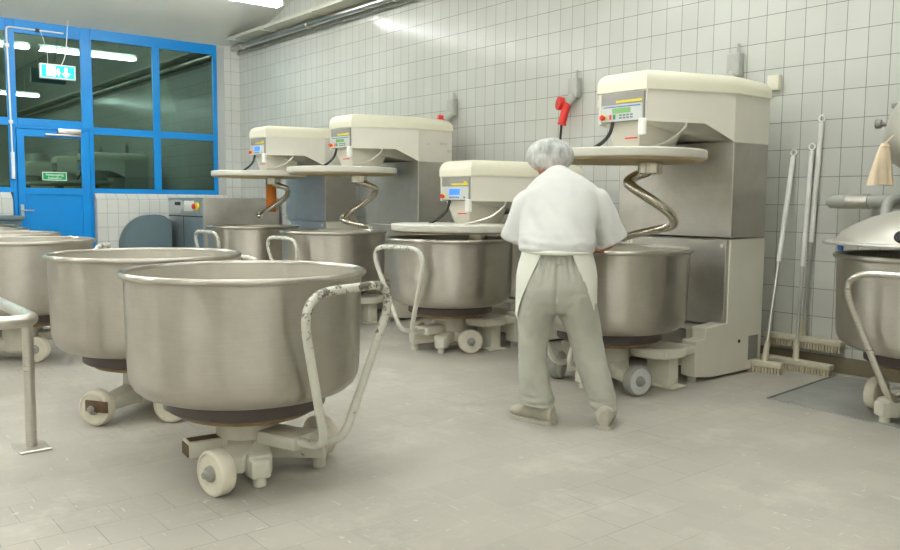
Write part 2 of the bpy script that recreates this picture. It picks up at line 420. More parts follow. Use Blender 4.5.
# night outside
b = MB(); b.box((XW - 9, Y0, -0.3), (XW - 0.3, YW + 3, -0.2)); struct(b.obj('ground', M['night'], smooth=False), 'dark yard outside the windows', 'ground')

def pane(y0, y1, z0, z1, x, parent):
    b = MB(); b.box((x - 0.004, y0 - 0.006, z0 - 0.006), (x + 0.004, y1 + 0.006, z1 + 0.006)); return b.obj('pane', M['glass'], parent, smooth=False)
XF = XW - 0.045      # middle plane of the frames
def frame_bar(b, y0, y1, z0, z1, d=0.035): b.box((XF - d, y0, z0), (XF + d, y1, z1), 0.004, 1)
# window_1: four panes right of the door
w = thing('window_1', 'large blue framed window of four dark panes between door and corner', 'window'); w['kind'] = 'structure'
b = MB()
frame_bar(b, 3.537, 3.558, 1.262, 3.56); frame_bar(b, 5.346, 5.41, 1.262, 3.56); frame_bar(b, 4.414, 4.517, 1.33, 3.41)
frame_bar(b, 3.555, 5.346, 3.41, 3.56); frame_bar(b, 3.555, 5.346, 1.262, 1.33); frame_bar(b, 3.555, 4.414, 2.095, 2.195); frame_bar(b, 4.517, 5.346, 2.095, 2.195)
b.obj('window_frame', M['blue'], w)
for y0, y1, z0, z1 in ((3.555, 4.414, 2.195, 3.41), (4.517, 5.346, 2.195, 3.41), (3.555, 4.414, 1.33, 2.095), (4.517, 5.346, 1.33, 2.095)): pane(y0, y1, z0, z1, XF, w)
# window_2: transom above the door
w = thing('window_2', 'blue framed single pane above the blue door', 'window'); w['kind'] = 'structure'
b = MB(); frame_bar(b, 2.50, 2.58, 2.16, 3.56); frame_bar(b, 3.41, 3.536, 2.162, 3.56); frame_bar(b, 2.58, 3.41, 3.385, 3.56); frame_bar(b, 2.58, 3.41, 2.16, 2.262)
b.obj('window_frame', M['blue'], w); pane(2.58, 3.41, 2.262, 3.385, XF, w)
# window_3: left of the door, runs out of the frame
w = thing('window_3', 'blue framed window panes left of the blue door', 'window'); w['kind'] = 'structure'
b = MB(); frame_bar(b, 2.47, 2.50, 1.262, 3.56)
frame_bar(b, 0.0, 0.07, 1.262, 3.56); frame_bar(b, 0.07, 2.47, 3.40, 3.56); frame_bar(b, 0.07, 2.47, 1.262, 1.33); frame_bar(b, 0.07, 1.2, 2.16, 2.26); frame_bar(b, 1.29, 2.47, 2.16, 2.26); frame_bar(b, 1.2, 1.29, 1.33, 3.40)
b.obj('window_frame', M['blue'], w)
for y0, y1 in ((0.07, 1.2), (1.29, 2.47)):
    for z0, z1 in ((1.33, 2.16), (2.26, 3.40)): pane(y0, y1, z0, z1, XF, w)
# door_1
d = thing('door_1', 'blue door with a dark glass upper pane and lower panel', 'door'); d['kind'] = 'structure'
b = MB(); frame_bar(b, 2.50, 2.555, 0.0, 2.16); frame_bar(b, 3.50, 3.535, 0.0, 2.16); frame_bar(b, 2.555, 3.50, 2.125, 2.16)
b.obj('door_frame', M['blue'], d)
b = MB(); XD = XF + 0.012
for y0, y1, z0, z1 in ((2.562, 2.655, 0.012, 2.12), (3.385, 3.494, 0.012, 2.12), (2.655, 3.385, 2.02, 2.12), (2.655, 3.385, 1.235, 1.325), (2.655, 3.385, 0.012, 0.13)): b.box((XD - 0.03, y0, z0), (XD + 0.03, y1, z1), 0.003, 1)
b.box((XD - 0.015, 2.655, 0.13), (XD + 0.012, 3.385, 1.235))
b.obj('door_leaf', M['blue'], d); pane(2.655, 3.385, 1.325, 2.02, XD - 0.005, d)
b = MB(); b.box((XD + 0.03, 2.585, 0.93), (XD + 0.036, 2.625, 1.10), 0.002, 1)
b.tube(fillet([(XD + 0.03, 2.605, 1.02), (XD + 0.075, 2.605, 1.02), (XD + 0.075, 2.74, 1.018)], 0.015), 0.010); lab(b.obj('door_handle', M['alu'], d), 'silver lever handle')
b = MB(); b.box((XD + 0.03, 3.08, 2.075), (XD + 0.075, 3.38, 2.145), 0.006); b.box((XD + 0.04, 2.92, 2.045), (XD + 0.062, 3.38, 2.068), 0.003); lab(b.obj('door_closer', M['alu'], d), 'grey door closer with sliding rail')
for z in (0.3, 1.15, 2.06):
    b = MB(); b.cyl((XD + 0.035, 3.497, z), (XD + 0.035, 3.497, z + 0.07), 0.009); b.obj('hinge', M['blue'], d)

# sticker on the door pane
def text(txt, size, mat, parent, mtx, name='lettering'):
    cu = bpy.data.curves.new('t', 'FONT'); cu.body = txt; cu.size = size; cu.align_x = 'CENTER'; cu.align_y = 'CENTER'; cu.extrude = 0.0006
    o = bpy.data.objects.new('t', cu); COL.objects.link(o)
    dg = bpy.context.evaluated_depsgraph_get(); dg.update()
    me = bpy.data.meshes.new_from_object(o.evaluated_get(dg)); bpy.data.objects.remove(o)
    me.name = name; me.materials.append(mat); me.transform(mtx)
    p = bpy.data.objects.new(name, me); COL.objects.link(p); p.parent = parent; return p
TOX = Matrix(((0, 0, 1, 0), (1, 0, 0, 0), (0, 1, 0, 0), (0, 0, 0, 1)))      # text plane facing +X, reading along +Y
s = thing('emergency_sticker', 'small green sticker with white lettering on the blue door pane', 'sticker', (XD + 0.004, 3.03, 1.49))
b = MB(); b.box((0.0, -0.158, -0.058), (0.002, 0.158, 0.058)); b.obj('sticker_border', M['sticker_white'], s, smooth=False)
b = MB(); b.box((0.002, -0.148, -0.048), (0.003, 0.148, 0.048)); b.obj('sticker_face', M['sticker_green'], s, smooth=False)
text('Notausgang', 0.048, M['sticker_white'], s, Matrix.Translation((0.004, 0, 0.02)) @ TOX)
text('freihalten', 0.046, M['sticker_white'], s, Matrix.Translation((0.004, 0, -0.024)) @ TOX)

# exit sign hanging in front of the transom
s = thing('exit_sign', 'lit green exit sign with running figure and down arrow', 'sign', (-12.18, 3.052, 2.885), 0)
b = MB(); b.box((-0.03, -0.225, -0.098), (0.03, 0.225, 0.098), 0.006); b.obj('sign_box', M['lamp_white'], s)
b = MB(); b.box((0.029, -0.205, -0.080), (0.032, 0.205, 0.080)); b.obj('sign_face', M['sign_green'], s, smooth=False)
b = MB()
b.box((0.032, -0.145, -0.062), (0.0335, -0.035, 0.068))                      # door of the pictogram
b.prism([(0.085, 0.06), (0.115, 0.06), (0.115, -0.015), (0.155, -0.015), (0.10, -0.07), (0.045, -0.015), (0.085, -0.015)], 0.032, 0.0335, 'X')
b.cyl((0.032, 0.002, 0.03), (0.0335, 0.002, 0.03), 0.012)
b.prism([(-0.02, 0.02), (0.0, 0.018), (0.03, -0.01), (0.025, -0.018), (0.0, -0.002), (0.012, -0.03), (0.02, -0.06), (0.01, -0.06), (-0.004, -0.03), (-0.03, -0.045), (-0.034, -0.036), (-0.012, -0.02)], 0.032, 0.0335, 'X')
b.obj('pictogram', M['sign_white'], s, smooth=False)
b = MB(); b.prism([(-0.118, -0.03), (-0.108, -0.036), (-0.07, 0.04), (-0.08, 0.046)], 0.0335, 0.0345, 'X'); b.prism([(-0.125, 0.0), (-0.118, 0.01), (-0.095, -0.01), (-0.10, -0.018)], 0.0335, 0.0345, 'X')
lab(b.obj('figure', M['sticker_green'], s, smooth=False), 'dark running figure')
b = MB(); b.tube(smooth_path([(0, -0.12, 0.098), (0.02, -0.13, 0.25), (0.0, -0.16, 0.40), (-0.12, -0.17, 0.54)]), 0.0035, 8); b.tube(smooth_path([(0, 0.05, 0.098), (0.0, 0.10, 0.22), (0.0, 0.13, 0.45), (0.0, 0.15, 0.706)]), 0.005, 8)
lab(b.obj('hanging_cable', M['white_plastic'], s), 'two thin white hanging cables')
# white rod on the blue frame (window opener)
s = thing('window_opener_rod', 'white L-shaped opener rod fixed along the blue frame', 'rod', (XF + 0.035, 0, 0))
b = MB(); b.tube(fillet([(0.03, 2.505, 1.50), (0.03, 2.482, 3.44), (0.03, 3.19, 3.44)], 0.04), 0.011); b.obj('rod', M['white_plastic'], s)
b = MB(); b.box((0.0, 2.485, 1.44), (0.045, 2.525, 1.80), 0.004); b.obj('rod_lever', M['white_plastic'], s)
for y, z in ((2.86, 3.44), (2.485, 3.2), (2.497, 2.2)):
    b = MB(); b.box((0.0, y - 0.025, z - 0.022), (0.045, y + 0.025, z + 0.022), 0.003); b.obj('clamp', M['black'] if y > 2.8 else M['white_plastic'], s)

# ------------------------------------------------------------------ lamps
def ceil_z(x): return min(5.0, 3.56 + (x - XW) * (5.0 - 3.56) / (-6.4 - XW))
lamp_mesh = {}
def lamp(x, y0, y1, label, group):
    o = thing('ceiling_lamp', label, 'lamp', (x, (y0 + y1) / 2, 3.64), 0, group); L = (y1 - y0) / 2; hz = ceil_z(x) - 3.64
    b = MB(); b.prism([(-0.03, 0.0), (-0.03, 0.09), (0.03, 0.09), (0.03, 0.0)], -L, L, 'Y'); b.box((-0.085, -L, -0.016), (0.085, -L + 0.022, 0.06)); b.box((-0.085, L - 0.022, -0.016), (0.085, L, 0.06)); b.obj('lamp_housing', M['lamp_white'], o, smooth=False)
    for sx in (-0.065, 0.065):
        b = MB(); b.cyl((sx, -L + 0.02, 0.005), (sx, L - 0.02, 0.005), 0.019, seg=12); b.obj('lamp_tube', M['lamp'], o)
    for sy in (-L * 0.6, L * 0.6):
        b = MB(); b.cyl((0, sy, 0.088), (0, sy, hz + 0.005), 0.006, seg=8); b.obj('hanging_rod', M['alu'], o)
yy = [(3.50, 5.10), (1.78, 3.38), (0.06, 1.66), (-1.66, -0.06), (-3.38, -1.78)]
nm = ['nearest the long tiled wall', 'second from the long tiled wall', 'third from the long tiled wall', 'fourth from the long tiled wall', 'fifth from the long tiled wall']
for x, row in ((-9.71, 'row by the blue windows'), (-6.25, 'added unseen row second from the windows'), (-2.79, 'third row from the windows'), (1.3, 'row far from the windows')):  # second row is out of view, added to brighten the middle of the floor
    for (a, c), n in list(zip(yy, nm))[2 if x > 0 else 1 if x == -6.25 else 0:]: lamp(x, a, c, 'fluorescent ceiling lamp ' + n + ', ' + row, 'fluorescent lamps, ' + row)

# ------------------------------------------------------------------ services along the long wall
b = MB(); b.tube([(-12.36, 5.66, 3.53), (-4.0, 5.66, 3.53), (3.8, 5.66, 3.53)], 0.042, 16)
o = tag(b.obj('service_pipe', M['tube_steel']), 'thick pale pipe running high along the long tiled wall', 'pipe')
for x in (-12.0, -10.0, -8.0, -6.0, -4.0):
    c = MB(); c.tube([(x, 5.66 + 0.047 * math.cos(t), 3.53 + 0.047 * math.sin(t)) for t in [i * PI / 10 for i in range(20)]], 0.010, 6, closed=True); c.box((x - 0.02, 5.70, 3.515), (x + 0.02, YW - 0.001, 3.545)); c.obj('pipe_clamp', M['alu'], o)
b = MB(); b.tube([(-12.36, 5.735, 3.462), (3.8, 5.735, 3.462)], 0.013, 10)
o = tag(b.obj('service_conduit', M['tube_steel']), 'thin shiny conduit just below the thick wall pipe', 'pipe')
for x in (-11.4, -9.2, -7.2, -5.2):
    c = MB(); c.box((x - 0.012, 5.718, 3.445), (x + 0.012, YW - 0.001, 3.478), 0.003); c.obj('conduit_clip', M['alu'], o)
t = thing('cable_tray', 'long pale cable tray under the ceiling edge above the pipes', 'cable tray', (0, 0, 0))
b = MB(); b.box((-12.1, 5.44, 3.590), (3.8, 5.74, 3.600)); b.box((-12.1, 5.44, 3.590), (3.8, 5.446, 3.632)); b.box((-12.1, 5.734, 3.590), (3.8, 5.74, 3.632)); b.obj('tray', M['duct'], t, smooth=False)
for x in (-11.9, -10.95, -9.5, -7.8, -6.1, -4.4):
    b = MB(); b.box((x - 0.02, 5.42, 3.572), (x + 0.02, YW - 0.001, 3.592)); b.prism([(5.784, 3.60), (5.784, 3.72), (5.70, 3.60)], x - 0.004, x + 0.004, 'X'); b.obj('tray_bracket', M['duct'], t, smooth=False)

# wall outlets with red connectors
def outlet(x, z, plug, label, cable_to=None):
    o = thing('power_outlet', label, 'power outlet', (x, YW, z))
    b = MB(); b.box((-0.05, -0.075, -0.02), (0.06, 0.0, 0.16), 0.012); b.cyl((0.0, -0.05, 0.0), (-0.03, -0.10, -0.07), 0.04); b.cyl((0.02, -0.03, 0.16), (0.02, -0.03, 0.23), 0.012); b.obj('outlet_box', M['pipe_grey'], o)
    if plug:
        b = MB(); b.cyl((-0.03, -0.10, -0.065), (-0.06, -0.13, -0.25), 0.040, 0.036, bev=0.004); b.cyl((-0.06, -0.13, -0.25), (-0.063, -0.133, -0.265), 0.042); b.obj('plug', M['red'], o)
        b = MB(); b.cyl((-0.078, -0.10, -0.07), (-0.10, -0.15, -0.065), 0.062, bev=0.004); b.obj('plug_flap', M['red'], o)
        b = MB(); b.tube(smooth_path([(-0.063, -0.133, -0.265), (-0.07, -0.14, -0.5), (-0.07, -0.12, -0.9), (-0.07, -0.03, -1.3), (-0.07, -0.03, 0.02 - z)]), 0.011, 8); b.obj('cable', M['black'], o)
    else:
        b = MB(); b.cyl((0.0, -0.04, -0.02), (0.0, -0.04, -0.3), 0.012); b.obj('cable', M['pipe_grey'], o)
    return o
outlet(-5.27, 2.16, True, 'grey wall outlet with red plug and open flap above the worker')
outlet(-7.05, 2.13, True, 'grey wall outlet with red plug peeking over the green-display mixer by the windows')
outlet(-3.63, 2.17, False, 'grey wall outlet without plug above the mixer in front of the worker')
b = MB(); b.box((-5.0, YW - 0.035, 2.025), (-4.91, YW, 2.105), 0.006); tag(b.obj('junction_box', M['cream']), 'small beige junction box left of the mixer the worker uses', 'junction box')
b = MB(); b.box((-3.35, YW - 0.05, 2.02), (-3.26, YW, 2.13), 0.006); tag(b.obj('junction_box', M['cap']), 'beige box on wall at rear top corner of nearest mixer', 'junction box')

# ------------------------------------------------------------------ mixing bowls on trolleys
BP = [(0, 0.35), (0.33, 0.353), (0.40, 0.360), (0.440, 0.374), (0.467, 0.396), (0.482, 0.425), (0.489, 0.462), (0.491, 0.52), (0.499, 0.858)]
BP += [(0.506 + 0.0140 * math.cos(a), 0.872 + 0.0140 * math.sin(a)) for a in [R(x) for x in range(-100, 200, 20)]]
BO = BP
BI = [(0.4925, 0.868), (0.490, 0.80), (0.482, 0.52), (0.473, 0.44), (0.445, 0.395), (0.39, 0.376), (0.33, 0.37), (0, 0.365)]
bb = MB(); bb.lathe(BO + BI[:1], seg=96); proto_bowl = bb.obj('bowl', M['steel'], angle=50)
bb = MB(); bb.lathe(BI, seg=96); proto_in = bb.obj('bowl_inside', M['inside'], angle=50)
bb = MB(); bb.lathe([(0, 0.288), (0.325, 0.288), (0.338, 0.297), (0.338, 0.345), (0.33, 0.357), (0, 0.357)], seg=72); proto_ring = bb.obj('drive_ring', M['ring'], angle=30)
bb = MB(); bb.lathe([(0, 0.262), (0.278, 0.262), (0.284, 0.267), (0.284, 0.283), (0.278, 0.290), (0, 0.290)], seg=64); proto_table = bb.obj('turntable', M['rust'], angle=30)
for o in (proto_bowl, proto_in, proto_ring, proto_table): COL.objects.unlink(o)
def link_copy(o, parent, dz=0.0):
    c = o.copy(); COL.objects.link(c); c.parent = parent; c.location.z += dz; return c

def handle_path(h, top=0.836, rt=0.58, rb=0.485):
    c, s_ = math.cos(h), math.sin(h)
    f = lambda r, t, z: (r * c - t * s_, r * s_ + t * c, z)
    return fillet([f(0.29, -0.035, 0.185), f(rb, -0.055, 0.175), f(rt, -0.315, top), f(rt, 0.31, top), f(rb, 0.05, 0.175), f(0.29, 0.035, 0.185)], [0.09, 0.19, 0.19, 0.09], 10), f

def bowl(label, x, y, handle, wheels, block=None, beams=(), dz=0.0, group=None, wheel_mat='wheel', fork=(), stub=None, handle_mat='handle_light'):
    """wheels: (dx, dy, facing angle of the hub side) in world directions"""
    o = thing('mixing_bowl', label, 'mixing bowl', (x, y, 0), 0, group)
    bo = link_copy(proto_bowl, o, dz); link_copy(proto_in, bo); link_copy(proto_ring, o, dz); link_copy(proto_table, o, dz)
    b = MB(); b.lathe([(0, 0.06), (0.12, 0.06), (0.135, 0.075), (0.135, 0.264 + dz), (0, 0.264 + dz)], seg=40)
    def arm(p, q, w0, w1, z0, z1, z2, z3):
        p, q = Vector((*p, 0)), Vector((*q, 0)); t = (q - p).normalized(); n = Vector((-t.y, t.x, 0))
        b.hull([p - n * w0 + V(0, 0, z0), p + n * w0 + V(0, 0, z0), q + n * w1 + V(0, 0, z2), q - n * w1 + V(0, 0, z2)], [p - n * w0 + V(0, 0, z1), p + n * w0 + V(0, 0, z1), q + n * w1 + V(0, 0, z3), q - n * w1 + V(0, 0, z3)], 0.012)
    for wx, wy, a in wheels:
        n = Vector((math.cos(a), math.sin(a), 0)); q = Vector((wx, wy, 0)) - n * 0.075
        arm((0, 0), (q.x, q.y), 0.075, 0.045, 0.075, 0.185, 0.065, 0.135)
    if block:
        bx, by = block; t = Vector((bx, by, 0)).normalized()
        arm((0, 0), (bx, by), 0.075, 0.05, 0.07, 0.18, 0.05, 0.135); arm((bx * 0.75, by * 0.75), (bx * 1.08, by * 1.08), 0.055, 0.04, 0.035, 0.15, 0.04, 0.115)
        b.cyl((bx * 0.93, by * 0.93, 0.0), (bx * 0.93, by * 0.93, 0.05), 0.028, bev=0.004)
    for ex, ey in beams:
        arm((0, 0), (ex, ey), 0.08, 0.06, 0.07, 0.19, 0.05, 0.15); t = Vector((ex, ey, 0)); b.cyl((ex * 0.9, ey * 0.9, 0.0), (ex * 0.9, ey * 0.9, 0.055), 0.03, bev=0.004)
    b.obj('chassis', M['paint'], o)
    for wx, wy, a in wheels:
        n = Vector((math.cos(a), math.sin(a), 0)); c = Vector((wx, wy, 0.094))
        b = MB(); q = n.to_track_quat('Z', 'Y').to_matrix().to_4x4(); q.translation = c
        b.lathe([(0, -0.034), (0.080, -0.034), (0.090, -0.030), (0.094, -0.022), (0.094, 0.022), (0.090, 0.030), (0.080, 0.034), (0.078, 0.028), (0, 0.028)], seg=40, mat=q)
        wo = b.obj('wheel', M[wheel_mat], o)
        b = MB(); b.lathe([(0, 0.026), (0.034, 0.026), (0.030, 0.040), (0.018, 0.046), (0.014, 0.062), (0, 0.064)], seg=20, mat=q); lab(b.obj('hub', M['tread'], wo), 'worn grey hub')
        if wheel_mat == 'grey_wheel':
            b = MB(); b.lathe([(0.090, -0.030), (0.0955, -0.022), (0.0955, 0.022), (0.090, 0.031), (0.082, 0.0345)], seg=40, mat=q); lab(b.obj('tread', M['tread'], wo), 'dark grey tread')
    for wx, wy, a in fork:      # rusty fork plate over a wheel
        n = Vector((math.cos(a), math.sin(a), 0)); t = Vector((-n.y, n.x, 0)); c = Vector((wx, wy, 0.11)) + n * 0.045
        b = MB(); b.hull([c - t * 0.04 - V(0, 0, 0.03), c + t * 0.10 - V(0, 0, 0.03), c + t * 0.10 - n * 0.012 - V(0, 0, 0.03), c - t * 0.04 - n * 0.012 - V(0, 0, 0.03)], [c - t * 0.04 + V(0, 0, 0.03), c + t * 0.10 + V(0, 0, 0.03), c + t * 0.10 - n * 0.012 + V(0, 0, 0.03), c - t * 0.04 - n * 0.012 + V(0, 0, 0.03)], 0.004)
        lab(b.obj('wheel_fork', M['rust_dark'], o), 'rusty fork plate')
    if stub:
        t = Vector((stub[0], stub[1], 0)).normalized(); rot_ = Matrix.Rotation(math.atan2(t.y, t.x), 4, 'Z'); L = Vector(stub).length
        b = MB(); b.box((0.10, -0.05, 0.095), (L, 0.05, 0.165), 0.008, mat=rot_); st_ = b.obj('bracket', M['paint'], o)
        b = MB(); b.box((L - 0.012, -0.045, 0.10), (L + 0.004, 0.045, 0.155), 0.003, 1, mat=rot_); b.box((0.13, -0.03, 0.160), (L - 0.01, 0.03, 0.168), 0.002, 1, mat=rot_); lab(b.obj('bracket_plate', M['rust_dark'], st_), 'dark rusted end of the bracket')
    pts, f = handle_path(handle)
    b = MB(); b.tube(pts, 0.018, 12)
    h = b.obj('handle', M[handle_mat], o)
    b = MB(); c, s_ = math.cos(handle), math.sin(handle)
    rot = Matrix.Rotation(handle, 4, 'Z'); b.box((0.12, -0.075, 0.145), (0.335, 0.075, 0.205), 0.012, mat=rot); b.obj('handle_bracket', M['paint'], o)
    return o
G = 'stainless mixing bowls on trolleys'
D = R
bowl('large stainless mixing bowl on white trolley, nearest of all, its handle worn grey', -3.33, 1.57, D(20), [(0.238, -0.249, D(-78)), (0.02, 0.35, D(100))], block=(0.263, -0.07), beams=[(0.19, 0.29)], group=G, stub=(-0.03, -0.27), handle_mat='handle_paint')
bowl('stainless mixing bowl with floury inside directly behind the nearest bowl', -4.64, 1.59, D(100), [(0.184, -0.332, D(-58)), (0.352, 0.0, D(-50)), (-0.28, 0.12, D(150))], fork=[(0.184, -0.332, D(-58))], group=G)
bowl('stainless bowl beyond the tubular rail, with a white wheel beneath it', -6.7, 1.38, D(62), [(0.215, 0.04, D(-38)), (-0.2, -0.28, D(220)), (0.0, -0.33, D(-60))], group=G)
bowl('third bowl from the blue door in the left row, just its rim edge showing', -8.0, 1.46, D(70), [(0.22, -0.2, D(-45)), (-0.2, 0.26, D(120)), (-0.2, -0.26, D(220))], group=G)
bowl('second bowl from the blue door in the left row, just its rim showing', -9.2, 1.46, D(75), [(0.22, -0.2, D(-45)), (-0.2, 0.26, D(120)), (-0.2, -0.26, D(220))], group=G)
bowl('farthest bowl of the left row, standing closest to the blue door', -10.4, 1.58, D(60), [(0.22, -0.2, D(-45)), (-0.2, 0.26, D(120)), (-0.2, -0.26, D(220))], group=G)
bowl('bowl the worker reaches into, under the raised mixer with large white head', -3.52, 4.22, D(-86), [(0.36, -0.15, D(-12)), (-0.3, -0.16, D(200))], block=(0.02, -0.28), dz=0.012, group=G, wheel_mat='grey_wheel')
bowl('bowl closed by the lowered mixer lid left of the worker', -5.15, 4.2, D(-83), [(0.279, -0.02, D(-28)), (-0.3, -0.1, D(200))], block=(0.15, -0.22), beams=[(-0.12, -0.30)], dz=0.012, group=G)
bowl('bowl under the raised mixer with green display by the windows', -6.95, 4.2, D(-88), [(0.279, -0.02, D(-28)), (-0.3, -0.1, D(200))], block=(0.15, -0.22), beams=[(-0.12, -0.30)], dz=0.012, group=G)
bowl('bowl under the farthest mixer, beside the steel cabinet', -8.7, 4.2, D(-86), [(0.279, -0.02, D(-28)), (-0.3, -0.1, D(200))], block=(0.15, -0.22), beams=[(-0.12, -0.30)], dz=0.012, group=G)
bowl('bowl beneath the domed steel lid beside the brooms', -1.8, 4.88, D(-84), [(-0.30, 0.04, D(175)), (0.30, 0.1, D(0))], block=(-0.14, -0.26), dz=0.03, group=G, handle_mat='tube_steel')

# ------------------------------------------------------------------ spiral mixers
def mixer(label, x, dz, lcd, phase, bowl_dx, extra=None, swp=335):
    o = thing('spiral_mixer', label, 'dough mixer', (x, 4.22, 0), 0, 'spiral mixers along the tiled wall')
    # --- base
    b = MB(); b.prism([(0.42, 0.045), (0.42, 0.285), (0.53, 0.285), (0.53, 0.36), (0.78, 0.375), (0.78, 0.945), (1.215, 0.945), (1.215, 0.02), (0.62, 0.02)], 0.35, 0.462, 'X', 0.004, 1)
    b.prism([(0.42, 0.045), (0.42, 0.285), (0.53, 0.285), (0.53, 0.36), (0.78, 0.375), (0.78, 0.945), (1.215, 0.945), (1.215, 0.02), (0.62, 0.02)], -0.462, -0.35, 'X', 0.004, 1)
    b.box((-0.36, 0.80, 0.02), (0.36, 1.21, 0.945))
    base = b.obj('base', M['white_panel'], o)
    for sx in (-0.41, 0.41):
        for y in (0.46, 1.15):
            b = MB(); b.cyl((sx, y, 0.0), (sx, y, 0.06), 0.028); b.obj('foot', M['pipe_grey'], o)
    b = MB(); b.box((-0.37, 0.745, 0.36), (0.452, 0.802, 0.94), 0.003, 1); b.box((-0.36, 0.50, 0.285), (0.36, 0.80, 0.345), 0.003, 1); b.box((0.31, 0.47, 0.288), (0.352, 0.62, 0.352), 0.002, 1)
    pl = lab(b.obj('front_panel', M['panel_steel'], o), 'grey steel front panel')
    for sx in (-0.34, 0.42):
        b = MB(); b.cyl((sx, 0.744, 0.90), (sx, 0.736, 0.90), 0.014, bev=0.003); b.obj('bolt', M['white_plastic'], pl)
    b = MB(); b.box((0.460, 1.05, 0.09), (0.466, 1.17, 0.26), 0.002, 1)
    lab(b.obj('vent_grille', M['panel_grey'], base), 'grey vent plate')
    b = MB(); b.cyl((0.461, 0.93, 0.235), (0.466, 0.93, 0.235), 0.013); b.obj('hole_plug', M['dark'], base)
    # docking plate and post that carry the trolley
    b = MB(); b.lathe([(0, 0), (0.17, 0), (0.18, 0.01), (0.18, 0.055), (0.17, 0.065), (0, 0.065)], (0.31, 0.22, 0.195), 32); b.box((0.31, 0.10, 0.20), (0.46, 0.44, 0.255), 0.01)
    b.box((0.24, 0.20, 0.01), (0.42, 0.30, 0.21), 0.006); b.box((0.26, 0.15, 0.0), (0.48, 0.31, 0.012), 0.003, 1)
    b.obj('docking_arm', M['white_panel'], o)
    # --- lifting part
    Z = lambda z: z + dz
    b = MB(); b.box((-0.478, 0.752, Z(0.957)), (0.478, 1.173, Z(1.60)), 0.003, 1); col = b.obj('column', M['panel_steel'], o)
    b = MB(); b.box((0.478, 0.756, Z(0.962)), (0.481, 1.169, Z(1.592))); lab(b.obj('column_side', M['side_steel'], col, smooth=False), 'brownish steel side sheet')
    pb = [(-0.165, 0.13, 1.708), (0.235, 0.13, 1.708), (0.395, 0.535, 1.708), (0.48, 0.75, 1.597), (0.48, 1.175, 1.597), (-0.48, 1.175, 1.597), (-0.48, 0.75, 1.597), (-0.365, 0.535, 1.708)]
    pt = [(p[0], p[1], 1.912) for p in pb]
    b = MB(); b.hull([(p[0], p[1], Z(p[2])) for p in pb], [(p[0], p[1], Z(p[2])) for p in pt]); hd = b.obj('head', M['cream'], o, angle=20)
    def off(p, e):
        cx, cy = 0.0, 0.68; d_ = Vector((p[0] - cx, p[1] - cy)); d_ = d_.normalized() * e; return (p[0] + d_.x, p[1] + d_.y)
    cb = [(*off(p, 0.012), Z(p[2])) for p in pt]
    hull_idx = [0, 1, 3, 4, 5, 6]
    cb = [cb[i] for i in hull_idx]; ct = [(c[0], c[1], Z(2.042 - max(0, (c[1] - 0.7)) * 0.03)) for c in cb]
    b = MB(); b.hull(cb, ct, topbev=0.078); b.obj('head_cover', M['cap'], o, angle=40)
    b = MB(); b.hull([(-0.07, 0.21, Z(1.52)), (0.12, 0.21, Z(1.52)), (0.16, 0.52, Z(1.52)), (-0.11, 0.52, Z(1.52))], [(-0.135, 0.16, Z(1.712)), (0.165, 0.16, Z(1.712)), (0.21, 0.58, Z(1.712)), (-0.18, 0.58, Z(1.712))], 0.012)
    lab(b.obj('drive_housing', M['cream'], o), 'cream housing under the head')
    # control panel
    yp = 0.13
    b = MB(); b.box((-0.150, yp - 0.014, Z(1.712)), (0.205, yp + 0.01, Z(1.902)), 0.005); cp = b.obj('control_panel', M['panel_grey'], o); cp.location.x = 0.018
    y1 = yp - 0.015
    b = MB(); b.box((-0.142, y1 - 0.002, Z(1.720)), (0.196, y1 + 0.002, Z(1.828))); lab(b.obj('keypad', M['panel_light'], cp, smooth=False), 'light grey keypad sheet')
    b = MB(); b.box((-0.02, y1 - 0.003, Z(1.838)), (0.19, y1 + 0.002, Z(1.853))); b.box((0.14, y1 - 0.003, Z(1.850)), (0.175, y1 + 0.002, Z(1.868))) if lcd != 'green' else None
    lab(b.obj('name_strip', M['yellow'], cp, smooth=False), 'yellow strip')
    if lcd == 'green':
        b = MB(); b.box((-0.05, y1 - 0.004, Z(1.772)), (0.10, y1 + 0.001, Z(1.803))); lab(b.obj('display', M['green_lcd'], cp, smooth=False), 'green display')
        b = MB(); b.box((-0.125, y1 - 0.003, Z(1.810)), (0.18, y1 + 0.001, Z(1.817))); b.obj('blue_line', M['blue_ink'], cp, smooth=False)
        for k, (x0, mt) in enumerate(((-0.072, 'red'), (-0.04, 'green_ink'))):
            b = MB(); b.box((x0, y1 - 0.006, Z(1.733)), (x0 + 0.016, y1 + 0.001, Z(1.764))); b.obj('button', M[mt], cp, smooth=False)
        for x0 in (0.01, 0.04, 0.07, 0.10, 0.13):
            for z0 in (1.735, 1.752):
                b = MB(); b.box((x0, y1 - 0.004, Z(z0)), (x0 + 0.02, y1 + 0.001, Z(z0 + 0.010))); b.obj('button', M['panel_light'] if x0 > 0.12 else M['blue_grey'], cp, smooth=False)
    else:
        b = MB(); b.box((-0.045, y1 - 0.004, Z(1.758)), (0.09, y1 + 0.001, Z(1.808))); lab(b.obj('display', M['blue_lcd'], cp, smooth=False), 'blue display')
        for k in range(5):
            b = MB(); b.box((-0.04 + k * 0.026, y1 - 0.004, Z(1.732)), (-0.026 + k * 0.026, y1 + 0.001, Z(1.746))); b.obj('button', M['blue_ink'], cp, smooth=False)
        b = MB(); b.box((0.14, y1 - 0.004, Z(1.732)), (0.154, y1 + 0.001, Z(1.746))); b.obj('button', M['dark'], cp, smooth=False)
    b = MB(); b.cyl((-0.118, y1, Z(1.748)), (-0.118, y1 - 0.022, Z(1.748)), 0.012); b.cyl((-0.118, y1 - 0.02, Z(1.748)), (-0.118, y1 - 0.034, Z(1.748)), 0.019, 0.016, bev=0.003); lab(b.obj('emergency_button', M['red'], cp), 'red emergency button')
